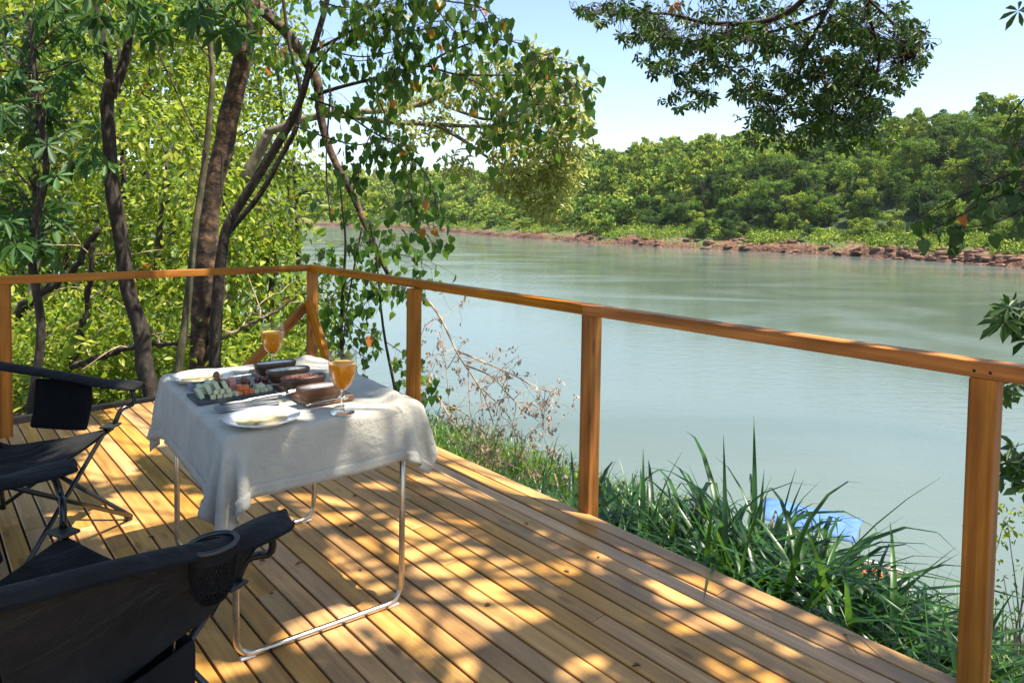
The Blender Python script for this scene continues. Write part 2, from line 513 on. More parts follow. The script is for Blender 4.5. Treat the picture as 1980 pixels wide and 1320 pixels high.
def water_mat():
    m, nt, N, L, B = nodes_of('river_water')
    tc = N.new("ShaderNodeTexCoord")
    def nz(scale, detail, dist):
        mp = N.new("ShaderNodeMapping"); mp.inputs[3].default_value = scale
        L.new(tc.outputs["Object"], mp.inputs[0])
        n = N.new("ShaderNodeTexNoise"); n.inputs["Scale"].default_value = 1; n.inputs["Detail"].default_value = detail; n.inputs["Distortion"].default_value = dist
        L.new(mp.outputs[0], n.inputs["Vector"])
        return n
    a = nz((1.1, 2.0, 1), 6, 0.4)
    c = nz((0.028, 0.060, 1), 6, 2.2)
    d = nz((5.5, 8.5, 1), 3, 0.2)
    rp = ramp(N, [(0.35, (0.084, 0.112, 0.090)), (0.65, (0.108, 0.139, 0.121))])
    L.new(c.outputs[0], rp.inputs[0]); L.new(rp.outputs[0], B.inputs["Base Color"])
    B.inputs["IOR"].default_value = 1.33
    rr = N.new("ShaderNodeMapRange"); rr.inputs[1].default_value, rr.inputs[2].default_value = 0.35, 0.65
    rr.inputs[3].default_value, rr.inputs[4].default_value = 0.04, 0.16
    L.new(c.outputs[0], rr.inputs[0]); L.new(rr.outputs[0], B.inputs["Roughness"])
    st = N.new("ShaderNodeMapRange"); st.inputs[1].default_value, st.inputs[2].default_value = 0.38, 0.62
    st.inputs[3].default_value, st.inputs[4].default_value = 0.015, 0.20
    L.new(c.outputs[0], st.inputs[0])
    b1 = N.new("ShaderNodeBump"); b1.inputs["Distance"].default_value = 0.12
    L.new(st.outputs[0], b1.inputs["Strength"]); L.new(a.outputs[0], b1.inputs["Height"])
    b2 = N.new("ShaderNodeBump"); b2.inputs["Distance"].default_value = 0.02; b2.inputs["Strength"].default_value = 0.3
    L.new(d.outputs[0], b2.inputs["Height"]); L.new(b1.outputs[0], b2.inputs["Normal"])
    L.new(b2.outputs[0], B.inputs["Normal"])
    return m
M['water'] = water_mat()
b = MB()
b.add([(-1600, -300, WATER_Z), (1600, -300, WATER_Z), (1600, 2600, WATER_Z), (-1600, 2600, WATER_Z)], [(0, 1, 2, 3)])
prop(b.build("river", M['water']), kind='structure')

# far bank: shoreline and hillside
shore_px = [(1980, 519), (1800, 505), (1570, 492), (1320, 480), (1100, 467), (950, 456), (850, 448), (770, 441.5)]
shore = [at(x, y, z=WATER_Z)[:2] for x, y in shore_px]
d0 = shore[0] - shore[1]; d0 /= np.linalg.norm(d0)
shore = [shore[0] + d0 * 140 + np.array([20, 0]), shore[0] + d0 * 60] + shore
d1 = shore[-1] - shore[-2]; d1 /= np.linalg.norm(d1)
shore = shore + [shore[-1] + d1 * 200 + np.array([-90, 0]), shore[-1] + d1 * 420 + np.array([-330, 0]), shore[-1] + d1 * 500 + np.array([-800, 0])]
NS = 220
sh = spline([(p[0], p[1], 0) for p in shore], NS)[:, :2]
tan = np.gradient(sh, axis=0); tan /= np.linalg.norm(tan, axis=1)[:, None]
for _ in range(6):
    tan[1:-1] = (tan[:-2] + tan[1:-1] * 2 + tan[2:]) / 4
tan /= np.linalg.norm(tan, axis=1)[:, None]
inl = np.stack([tan[:, 1], -tan[:, 0]], 1)
HILL = 33.0
def hill_h(v, u):
    wob = 1 + 0.07 * np.sin(u * .11) + 0.05 * np.sin(u * .29 + 1)
    z = np.interp(v, [-6, 0, 1.5, 6, 16, 35, 70, 105, 150, 260], [-3, -.2, 1.6, 3.2, 6.2, 13, 25, HILL, HILL + 2, HILL - 10])
    return z * np.where(v > 16, wob, 1.0)
vv = np.concatenate([np.linspace(-6, 18, 26), np.linspace(20, 260, 40)])
uu = np.arange(NS)
Vg, Ug = np.meshgrid(vv, uu)
jit = 0.9 * hash_noise(Ug * 2.1, Vg * .6) + .5 * hash_noise(Ug * 5, Vg * 1.3)
HX = sh[:, None, 0] + inl[:, None, 0] * (Vg + np.where(Vg < 18, jit * 1.2, 0))
HY = sh[:, None, 1] + inl[:, None, 1] * (Vg + np.where(Vg < 18, jit * 1.2, 0))
HZ = WATER_Z + hill_h(Vg, Ug) + np.where((Vg > 0) & (Vg < 30), .25 * hash_noise(Ug * 7, Vg * 3), 0)
def hill_mat():
    m, nt, N, L, B = nodes_of('hillside')
    geo = N.new("ShaderNodeNewGeometry")
    sx = N.new("ShaderNodeSeparateXYZ"); L.new(geo.outputs["Position"], sx.inputs[0])
    nz = N.new("ShaderNodeTexNoise"); nz.inputs["Scale"].default_value = 0.11; nz.inputs["Detail"].default_value = 8
    L.new(geo.outputs["Position"], nz.inputs["Vector"])
    ma = N.new("ShaderNodeMath"); ma.operation = 'MULTIPLY_ADD'; ma.inputs[1].default_value = 9.0
    L.new(nz.outputs[0], ma.inputs[0]); L.new(sx.outputs["Z"], ma.inputs[2])
    mr = N.new("ShaderNodeMapRange"); mr.inputs[1].default_value, mr.inputs[2].default_value = WATER_Z + 4.5, WATER_Z + 12.0
    L.new(ma.outputs[0], mr.inputs[0])
    rp = ramp(N, [(0.0, (0.10, 0.045, 0.026)), (0.2, (0.19, 0.09, 0.048)), (0.30, (0.17, 0.12, 0.05)), (0.38, (0.10, 0.13, 0.025)), (1.0, (0.035, 0.065, 0.014))])
    L.new(mr.outputs[0], rp.inputs[0])
    n2 = N.new("ShaderNodeTexNoise"); n2.inputs["Scale"].default_value = 1.3; n2.inputs["Detail"].default_value = 8
    L.new(geo.outputs["Position"], n2.inputs["Vector"])
    r2 = ramp(N, [(0.3, (0.35, 0.35, 0.35)), (0.6, (1.1, 1.1, 1.1))])
    L.new(n2.outputs[0], r2.inputs[0])
    mx = N.new("ShaderNodeMix"); mx.data_type = 'RGBA'; mx.blend_type = 'MULTIPLY'; mx.inputs[0].default_value = 1
    L.new(rp.outputs[0], mx.inputs[6]); L.new(r2.outputs[0], mx.inputs[7])
    L.new(mx.outputs[2], B.inputs["Base Color"]); B.inputs["Roughness"].default_value = 0.95
    bp = N.new("ShaderNodeBump"); bp.inputs["Strength"].default_value = 1; bp.inputs["Distance"].default_value = 0.8
    L.new(n2.outputs[0], bp.inputs["Height"]); L.new(bp.outputs[0], B.inputs["Normal"])
    return m
M['hill'] = hill_mat()
b = MB(); b.grid(np.stack([HX, HY, HZ], -1)[:, ::-1])
prop(b.build("far_hillside", M['hill'], None, True), kind='structure')

def on_bank(u, v):
    i = int(u); f = u - i
    j = min(i + 1, NS - 1)
    p = sh[i] * (1 - f) + sh[j] * f + (inl[i] * (1 - f) + inl[j] * f) * v
    return np.array([p[0], p[1], WATER_Z + float(hill_h(np.array(v), np.array(u)))])

# far forest trees
def far_tree_arrays(seed, nl, lobes, hgt, rad, low=0.3, q=0.9):
    g = np.random.default_rng(seed)
    Ps, Ns, Ts_ = [], [], []
    for k in range(lobes):
        a = g.uniform(0, 2 * math.pi); rr = rad * .72 * math.sqrt(g.uniform(0, 1)); zz = hgt * g.uniform(low + .1, .88)
        lr = rad * g.uniform(.16, .44) * (1.1 - .35 * (zz / hgt))
        c = np.array([math.cos(a) * rr, math.sin(a) * rr, zz])
        n = nl // lobes
        d = g.normal(size=(n, 3)); d /= np.linalg.norm(d, axis=1)[:, None]
        d[:, 2] = np.where(d[:, 2] < -.45, -d[:, 2], d[:, 2])
        Ps.append(c + d * (lr * 1.05 * g.uniform(.25, 1.25, n) ** .6)[:, None] * np.array([1, 1, .85]))
        Ns.append(d + g.normal(size=(n, 3)) * .55); Ts_.append(np.full(n, g.normal() * .13))  # tone shift per lobe, painted contrast of light and shade within the crown
    P, Nn = np.vstack(Ps), np.vstack(Ns)
    n = len(P)
    D = np.cross(Nn, g.normal(size=(n, 3)))
    D[:, 2] -= 0.25 * np.linalg.norm(D, axis=1)
    S = g.uniform(.65, 1.3, n) * q
    t = np.clip(.47 + g.normal(size=n) * .13 + np.concatenate(Ts_), 0.03, .98)
    return P - D / np.linalg.norm(D, axis=1)[:, None] * S[:, None] * .5, D, Nn, S, t
TF = tmpl_ovate(0.36, 0.08, 0.15)
far_meshes = []
specs = [(11, 26, 5.0, .0), (14, 28, 4.4, .05), (9, 24, 5.4, -.05), (17, 26, 3.6, .20), (8, 22, 4.6, -.08), (12, 34, 6.0, .15)]
for k, (h_, lb, rd, lo) in enumerate(specs):
    A = far_tree_arrays(50 + k, 5200, lb, h_, rd, lo, .44)
    me = leaves_mesh("forest_tree", TF, *A)
    far_meshes.append((me, A, h_))
trunk_b = MB()
mats_far = [M['leaf_far'], M['bark_pale']]
def with_trunk(me, h_, seed):
    """joins a thin trunk and three limbs to a crown mesh"""
    tb = MB(); rr = random.Random(seed)
    tb.tube([(0, 0, -1.5), (.2, .1, h_ * .3), (.1, -.2, h_ * .7)], [.28, .22, .1], 6)
    for q in range(4):
        a = rr.uniform(0, 6.28)
        tb.tube([(.15, 0, h_ * rr.uniform(.2, .35)), (math.cos(a) * 1.5, math.sin(a) * 1.5, h_ * .55), (math.cos(a) * 3, math.sin(a) * 3, h_ * .75)], [.14, .09, .04], 5)
    nv, nf = len(me.vertices), len(me.polygons)
    co = np.zeros(nv * 3, np.float32); me.vertices.foreach_get("co", co)
    tn = np.zeros(nv, np.float32); me.attributes["tint"].data.foreach_get("value", tn)
    ix = np.zeros(nf * 4, np.int32); me.loops.foreach_get("vertex_index", ix)
    fc = [tuple(f) for f in ix.reshape(-1, 4)] + [tuple(i + nv for i in f) for f in tb.f]
    m2 = bpy.data.meshes.new("forest_tree")
    m2.from_pydata(np.vstack([co.reshape(-1, 3), np.array(tb.v)]).tolist(), [], fc)
    a = m2.attributes.new("tint", 'FLOAT', 'POINT')
    a.data.foreach_set("value", np.concatenate([tn, np.full(len(tb.v), .5)]).astype(np.float32))
    for q in mats_far: m2.materials.append(q)
    mi = np.zeros(len(fc), np.int32); mi[nf:] = 1
    m2.polygons.foreach_set("material_index", mi)
    m2.update()
    return m2
far_full = [with_trunk(me, h_, i) for i, (me, A, h_) in enumerate(far_meshes)]
for me, A, h_ in far_meshes: bpy.data.meshes.remove(me)

cand = []
seglen = np.linalg.norm(np.diff(sh, axis=0), axis=1)
for i in range(NS - 1):
    mid = sh[i]
    dist = math.hypot(*mid)
    sp = 5.0 if dist < 420 else (8.0 if dist < 800 else 14)
    nrow = int(150 / sp)
    for k in range(nrow):
        lam = seglen[i] / sp
        for q in range(np.random.default_rng(i * 91 + k).poisson(lam)):
            u = i + rng.random(); v = 8.5 + k * sp + rng.uniform(-.5, .5) * sp
            if v < 14 and math.sin(u * .8) + math.sin(u * .31 + 2) > .1: continue
            p = on_bank(min(u, NS - 1.01), v)
            X, Yp, dz = proj(p + np.array([0, 0, 6]))
            if dz < 20 or X < -250 or X > 2250: continue
            cand.append((dz, u, v, p))
cand.sort(key=lambda c: c[0])
vis = []
# keep the ones that show most: nearest first
n_things = 0
far_pts = []
kinds = ['rounded green forest tree on the far river hillside', 'dense bushy forest tree among others on the far hillside']
bank_trees = []
for dz, u, v, p in cand:
    s = rng.uniform(.5, 1.25) * (0.62 if v < 16 else (.85 if v < 30 else 1.0))
    if rng.random() < .06: s *= 1.25
    kdx = rng.integers(0, len(specs))
    if v < 26: kdx = (2, 4)[rng.integers(0, 2)]
    sc = 1.0 if dz < 420 else (1.35 if dz < 800 else 2.2)
    if n_things < 296 and v < 75:
        o = bpy.data.objects.new("forest_tree", far_full[kdx])
        C.objects.link(o)
        o.location = p; o.rotation_euler = (0, 0, rng.uniform(0, 6.28)); o.scale = (s * sc, s * sc, s * sc * rng.uniform(.85, 1.15))
        prop(o, 'leafy green tree standing in the dense forest on the far river bank', 'tree', 'forest trees on the far bank')
        bank_trees.append(o)
        n_things += 1
    else:
        far_pts.append((p, s * sc, kdx))
# a few trees of the far bank that stand out
for (px_, py_, sc_, kd, lab) in ((1425, 455, 1.05, 5, 'broad pale tree with visible limbs standing out low on the far bank'), (1320, 300, .9, 3, 'tall tree rising above the skyline of the far hill left of the hanging limb')):
    if py_ > 400:
        p = on_bank(float(np.argmin([abs(proj((q_[0], q_[1], WATER_Z))[0] - px_) for q_ in sh])), 21.0)
    else:
        p = on_bank(float(np.argmin([abs(proj((q_[0] + inl[i_][0] * 100, q_[1] + inl[i_][1] * 100, 30))[0] - px_) for i_, q_ in enumerate(sh)])), 100.0)
    o = bpy.data.objects.new("forest_tree", far_full[kd]); C.objects.link(o)
    o.location = p; o.scale = (sc_ * 1.1, sc_ * 1.1, sc_); o.rotation_euler = (0, 0, 1.0)
    prop(o, lab, 'tree', 'forest trees on the far bank')
# the rest of the wood as one mass
Vs, Qs, Ts = [], [], []
off = 0
low = [far_tree_arrays(80 + k, 750, lb, h_, rd, lo, 1.12) for k, (h_, lb, rd, lo) in enumerate(specs)]
lowm = []
for A in low:
    x, y, z = frames(A[1], A[2])
    TV, TQ = TF
    V = A[0][:, None] + A[3][:, None, None] * (TV[None, :, 0, None] * x[:, None] + TV[None, :, 1, None] * y[:, None] + TV[None, :, 2, None] * z[:, None])
    Q = (TQ[None] + (np.arange(len(V)) * len(TV))[:, None, None]).reshape(-1, 4)
    lowm.append((V.reshape(-1, 3), Q, np.repeat(A[4], len(TV))))
for p, s, k in far_pts:
    V, Q, t = lowm[k]
    a = rng.uniform(0, 6.28); c_, s_ = math.cos(a), math.sin(a)
    W = V @ np.array([[c_, s_, 0], [-s_, c_, 0], [0, 0, 1]]) * s
    Vs.append(W + p); Qs.append(Q + off); Ts.append(np.clip(t + rng.uniform(-.34, .34), 0, 1)); off += len(V)
if Vs:
    o = link_mesh("distant_forest", np_mesh("distant_forest", np.vstack(Vs), np.vstack(Qs), np.concatenate(Ts)), M['leaf_far'])
    prop(o, kind='stuff')

# low scrub above the rocks, and the rocks
P, D, Nn, S = [], [], [], []
for k in range(2600):
    u = rng.uniform(8, 150); v = rng.uniform(3.2, 15)
    if v < 6.5 and math.sin(u * .8) + math.sin(u * .31 + 2) < .2: continue
    c = on_bank(u, v)
    n = 26
    d = unit(n); d[:, 2] = abs(d[:, 2])
    rr = rng.uniform(.35, 1.5) if rng.random() > .1 else 2.1
    P.append(c + d * rr * np.array([1.3, 1.3, .8])); Nn.append(d + rng.normal(size=(n, 3)) * .5); D.append(unit(n)); S.append(rng.uniform(.3, .7, n))
P, D, Nn, S = map(np.concatenate, (P, D, Nn, S))
o = link_mesh("bank_scrub", leaves_mesh("bank_scrub", TF, P, D, Nn, S, np.clip(np.repeat(rng.uniform(.15, .8, len(P) // 26), 26) + rng.normal(size=len(P)) * .1, 0, 1)), M['leaf_far'])
prop(o, kind='stuff')
M['rock'] = noise_mat('red_rock', [(0.3, (0.055, 0.026, 0.017)), (0.5, (0.14, 0.068, 0.040)), (0.72, (0.25, 0.14, 0.09))], (.9, .9, 2.5), 8, 0.9, bump=1, bdist=.2, randomise=.2)
def rock_mesh(seed):
    rr = random.Random(seed)
    mb = MB()
    n = 7
    V = []
    for k, (z, r) in enumerate(((-.3, 1), (.12, 1.05), (.3, .85), (.36, .35))):
        for j in range(n):
            a = 2 * math.pi * j / n
            q = r * rr.uniform(.75, 1.2)
            V.append((math.cos(a) * q, math.sin(a) * q * .7, z + rr.uniform(-.06, .06)))
    Fc = [(i * n + j, i * n + (j + 1) % n, (i + 1) * n + (j + 1) % n, (i + 1) * n + j) for i in range(3) for j in range(n)] + [tuple(3 * n + j for j in range(n))]
    mb.add(V, Fc)
    return mb.mesh("shore_rock")
rocks = [rock_mesh(i) for i in range(7)]
for me in rocks: me.materials.append(M['rock'])
for k in range(240):
    u = rng.uniform(14, 62) if k < 180 else rng.uniform(55, 110)
    v = rng.uniform(-.6, 5.5)
    c = on_bank(u, max(v, 0.1))
    o = bpy.data.objects.new("shore_rock", rocks[k % 7])
    C.objects.link(o)
    o.location = c
    i = int(u)
    o.rotation_euler = (rng.uniform(-.2, .2), rng.uniform(-.2, .2), math.atan2(tan[i, 1], tan[i, 0]) + rng.uniform(-.5, .5))
    s = rng.uniform(.35, 1.35)
    o.scale = (s * 1.3, s, s * rng.uniform(.7, 1.3))
    prop(o, 'reddish brown rock on the far shoreline under the forest', 'rock', 'rocks along the far shoreline')

# ------------------------------------------------------------------ deck and railing
LA, LB = at(20, 822, z=0)[:2], at(276, 779, z=0)[:2]
ld = (LB - LA) / np.linalg.norm(LB - LA)                        # along the left edge of the deck
deck = empty("wooden_deck", (0, 0, 0), 0, 'raised deck of narrow honey brown boards above the river bank', 'deck')
PITCHB, GAP, TH = 0.0815, 0.0088, 0.028
ang = math.atan2(bd[1], bd[0])
def left_hit(sv):
    """distance along bd at which the row with outward offset sv meets the left edge"""
    # point = bn*sv + bd*t ; solve on line LA + ld*k
    A_ = np.array([[bd[0], -ld[0]], [bd[1], -ld[1]]])
    t, k = np.linalg.solve(A_, LA - bn * sv)
    return t
rr = random.Random(5)
for i in range(66):
    s1 = s_edge - i * PITCHB
    s0 = s1 - (PITCHB - GAP)
    t1, t0 = left_hit(s1), left_hit(s0)
    tend = min(t1, t0)
    tstart = -2.6
    cuts = []
    t = tend - rr.uniform(1.2, 3.4)
    while t > tstart + .6:
        cuts.append(t); t -= rr.uniform(2.4, 3.6)
    hi0, hi1 = t0, t1
    for cpt in cuts + [tstart]:
        lo0 = lo1 = cpt
        mid = (hi0 + hi1 + lo0 + lo1) / 4
        a0, a1, b0, b1 = lo0 + .001 - mid, lo1 + .001 - mid, hi0 - .001 - mid, hi1 - .001 - mid
        wv = (PITCHB - GAP) / 2
        k = .0025
        mb = MB()
        # local x along the board, local y inwards (left)
        V = [(a0, wv, -TH), (b0, wv, -TH), (b1, -wv, -TH), (a1, -wv, -TH),
             (a0, wv, -k), (b0, wv, -k), (b1, -wv, -k), (a1, -wv, -k),
             (a0 + k, wv - k, 0), (b0 - k, wv - k, 0), (b1 - k, -wv + k, 0), (a1 + k, -wv + k, 0)]
        Fc = [(0, 1, 2, 3), (8, 11, 10, 9)]
        for r_ in (0, 4):
            for j in range(4):
                Fc.append((r_ + j, r_ + 4 + j, r_ + 4 + (j + 1) % 4, r_ + (j + 1) % 4))
        mb.add(V, Fc)
        o = mb.build("deck_board", M['deck'], deck)
        cc = bn * ((s0 + s1) / 2) + bd * mid
        o.location = (cc[0], cc[1], rr.uniform(-.0012, .0012))
        o.rotation_euler = (0, 0, ang)
        hi0 = hi1 = cpt
for k in range(9):
    tt = -2.2 + k * 1.0
    c0 = bn * (s_edge - .06) + bd * tt
    c1 = bn * (s_edge - 5.2) + bd * tt
    mb = MB(); mb.beam((c0[0], c0[1], -TH - .075), (c1[0], c1[1], -TH - .075), .05, .14)
    mb.build("joist", M['joist'], deck)

RAILZ = 0.985
corner = at(604, 512, z=RAILZ)[:2]
lpost = at(6, 534, z=RAILZ)[:2]
m_post = at(1137, 986, z=0)[:2]
r_post = at(1881, 1330, z=0)[:2]
rd_ = (r_post - corner) / np.linalg.norm(r_post - corner)
ll_ = (lpost - corner) / np.linalg.norm(lpost - corner)
p2 = at(801, 555, z=RAILZ - .04)[:2]
print("rail pts", corner, lpost, m_post, r_post, p2, "bd", bd, "rail dir", rd_, "ll", ll_, "ld", ld)
railing = empty("railing", (corner[0], corner[1], 0), 0, 'orange stained timber railing with posts and a flat top rail round the deck', 'railing')
def in_par(o, par):
    o.parent = par
    o.matrix_parent_inverse = Matrix.Translation(-Vector(par.location))
    return o
def beam_obj(name, A, B, wd, ht, m, par, up=(0, 0, 1)):
    """a straight timber whose local x runs along it"""
    A, B = np.array(A, float), np.array(B, float)
    L_ = np.linalg.norm(B - A)
    x = (B - A) / L_
    y = np.cross(up, x); y /= np.linalg.norm(y)
    z = np.cross(x, y)
    mb = MB(); mb.box(0, 0, 0, L_, wd, ht, 0, min(wd, ht) * .05)
    me = mb.mesh(name); me.materials.append(m)
    o = bpy.data.objects.new(name, me); C.objects.link(o)
    c = (A + B) / 2
    pl = np.array(par.location)
    o.parent = par
    c = c - pl
    o.matrix_local = Matrix(((x[0], y[0], z[0], c[0]), (x[1], y[1], z[1], c[1]), (x[2], y[2], z[2], c[2]), (0, 0, 0, 1)))
    return o
def post(p, top, bot, dirv):
    return beam_obj("post", (p[0], p[1], bot), (p[0], p[1], top), .07, .07, M['rail'], railing, (dirv[0], dirv[1], 0))
RH = .048
ptop = RAILZ - RH - .001
post(corner, ptop, -.5, rd_)
post(p2 , ptop, -.5, rd_)
post(m_post, ptop, -.5, rd_)
post(r_post, ptop, -.7, rd_)
post(lpost, ptop, -.5, ll_)
q = r_post + rd_ * 1.9
post(q, ptop, -.5, rd_)
zc = RAILZ - RH / 2
segs = [corner - rd_ * .035, m_post + (corner - m_post) * 0.004, r_post + rd_ * 2.2]
# top rails butt over the posts
pm = m_post
line = lambda t: corner + rd_ * t
tm = (m_post - corner) @ rd_; tp2 = (p2 - corner) @ rd_; trp = (r_post - corner) @ rd_
def rz_(p): return (p[0], p[1], zc)
beam_obj("top_rail", rz_(line(.004) ), rz_(line(tm - .02)), .07, RH, M['rail'], railing)
beam_obj("top_rail", rz_(line(tm - .017)), rz_(line(trp + 2.1)), .07, RH, M['rail'], railing)
beam_obj("top_rail", rz_(corner + ll_ * .003 ), rz_(corner + ll_ * 4.2), .07, RH, M['rail'], railing)
M['screw'] = plain('dark_screw', (0.03, 0.02, 0.015), .5, .6)
for p_ in (r_post, m_post, p2):
    for dd in (-.022, .018):
        c_ = np.array(p_) + rd_ * dd - bn * .0358
        mb = MB(); mb.lathe([(.0001, .0016), (.0042, .0012), (.0046, 0)], 10)
        o = mb.build("screw", M['screw'], railing)
        o.matrix_local = Matrix.Translation(Vector((c_[0], c_[1], zc - .004)) - Vector((corner[0], corner[1], 0))) @ Vector((-bn[0], -bn[1], 0)).to_track_quat('Z', 'Y').to_matrix().to_4x4()
br0 = corner + ll_ * .05; br1 = corner + ll_ * .74
beam_obj("brace", (br0[0], br0[1], .66), (br1[0], br1[1], .03), .045, .07, M['rail'], railing)
br0 = corner + rd_ * .05 - bn * .058; br1 = corner + rd_ * .62 - bn * .058
beam_obj("brace", (br0[0], br0[1], .70), (br1[0], br1[1], .03), .045, .07, M['rail'], railing)

# ------------------------------------------------------------------ folding table and tablecloth
TA = R(37.0)
tu, tv = np.array([math.cos(TA), math.sin(TA)]), np.array([-math.sin(TA), math.cos(TA)])
TC = np.array([-0.858, 2.59]); TZ = 0.73; HU, HV = 0.335, 0.487
def tpt(a, b_, z=TZ): 
    p = TC + tu * a + tv * b_
    return (p[0], p[1], z)
def tab_ab(P):
    q = np.array(P[:2]) - TC
    return q @ tu, q @ tv
M['table_top'] = plain('table_laminate', (0.35, 0.33, 0.30), 0.5)
M['steel'] = noise_mat('brushed_tube', [(0.3, (0.42, 0.36, 0.28)), (0.7, (0.62, 0.56, 0.47))], (30, 30, 30), 4, 0.3, metallic=1.0, rough_var=.08)
M['pad'] = plain('plastic_foot', (0.55, 0.52, 0.47), 0.5)
table = empty("folding_table", (TC[0], TC[1], 0), TA, 'metal legged folding table under a cream cloth on the deck', 'table')
mb = MB(); mb.box(0, 0, TZ - .017, HU * 2 - .03, HV * 2 - .03, .024, 0, .006); mb.build("tabletop", M['table_top'], table)
LU, LV = 0.285, 0.42
for sgn in (-1, 1):
    v_ = sgn * LV
    mb = MB()
    pts = [(-LU, v_, TZ - .03)]
    pts += [(-LU, v_, .3), (-LU, v_, .09)]
    for k in range(7):
        a = R(180 + k * 15); pts.append((-LU + .06 + .06 * math.cos(a), v_, .072 + .06 * math.sin(a)))
    pts += [(-.1, v_, .012), (.1, v_, .012)]
    for k in range(7):
        a = R(270 + k * 15); pts.append((LU - .06 + .06 * math.cos(a), v_, .072 + .06 * math.sin(a)))
    pts += [(LU, v_, .09), (LU, v_, .3), (LU, v_, TZ - .03)]
    mb.tube(pts, .0105, 10)
    fr = mb.build("leg_frame", M['steel'], table, True)
    for sx in (-1, 1):
        mb = MB(); mb.box(sx * (LU - .035), v_, .006, .045, .018, .011, 0, .003); mb.build("foot_pad", M['pad'], fr)

def cloth_mat():
    m, nt, N, L, B = nodes_of('linen_cloth')
    tc = N.new("ShaderNodeTexCoord")
    nz = N.new("ShaderNodeTexNoise"); nz.inputs["Scale"].default_value = 9; nz.inputs["Detail"].default_value = 8
    L.new(tc.outputs["Object"], nz.inputs["Vector"])
    rp = ramp(N, [(0.3, (0.46, 0.435, 0.36)), (0.7, (0.55, 0.525, 0.44))])
    L.new(nz.outputs[0], rp.inputs[0]); L.new(rp.outputs[0], B.inputs["Base Color"])
    B.inputs["Roughness"].default_value = .9; B.inputs["Sheen Weight"].default_value = .2
    B.inputs["Specular IOR Level"].default_value = .15
    n2 = N.new("ShaderNodeTexNoise"); n2.inputs["Scale"].default_value = 95; n2.inputs["Detail"].default_value = 4
    L.new(tc.outputs["Object"], n2.inputs["Vector"])
    n3 = N.new("ShaderNodeTexNoise"); n3.inputs["Scale"].default_value = 14; n3.inputs["Detail"].default_value = 6; n3.inputs["Distortion"].default_value = .8
    L.new(tc.outputs["Object"], n3.inputs["Vector"])
    b1 = N.new("ShaderNodeBump"); b1.inputs["Strength"].default_value = .55; b1.inputs["Distance"].default_value = .004
    L.new(n2.outputs[0], b1.inputs["Height"])
    b2 = N.new("ShaderNodeBump"); b2.inputs["Strength"].default_value = .5; b2.inputs["Distance"].default_value = .02
    L.new(n3.outputs[0], b2.inputs["Height"]); L.new(b1.outputs[0], b2.inputs["Normal"])
    L.new(b2.outputs[0], B.inputs["Normal"])
    tr = N.new("ShaderNodeBsdfTranslucent"); L.new(rp.outputs[0], tr.inputs[0])
    ms = N.new("ShaderNodeMixShader"); ms.inputs[0].default_value = .15
    L.new(B.outputs[0], ms.inputs[1]); L.new(tr.outputs[0], ms.inputs[2])
    L.new(ms.outputs[0], N["Material Output"].inputs[0])
    return m
M['cloth'] = cloth_mat()
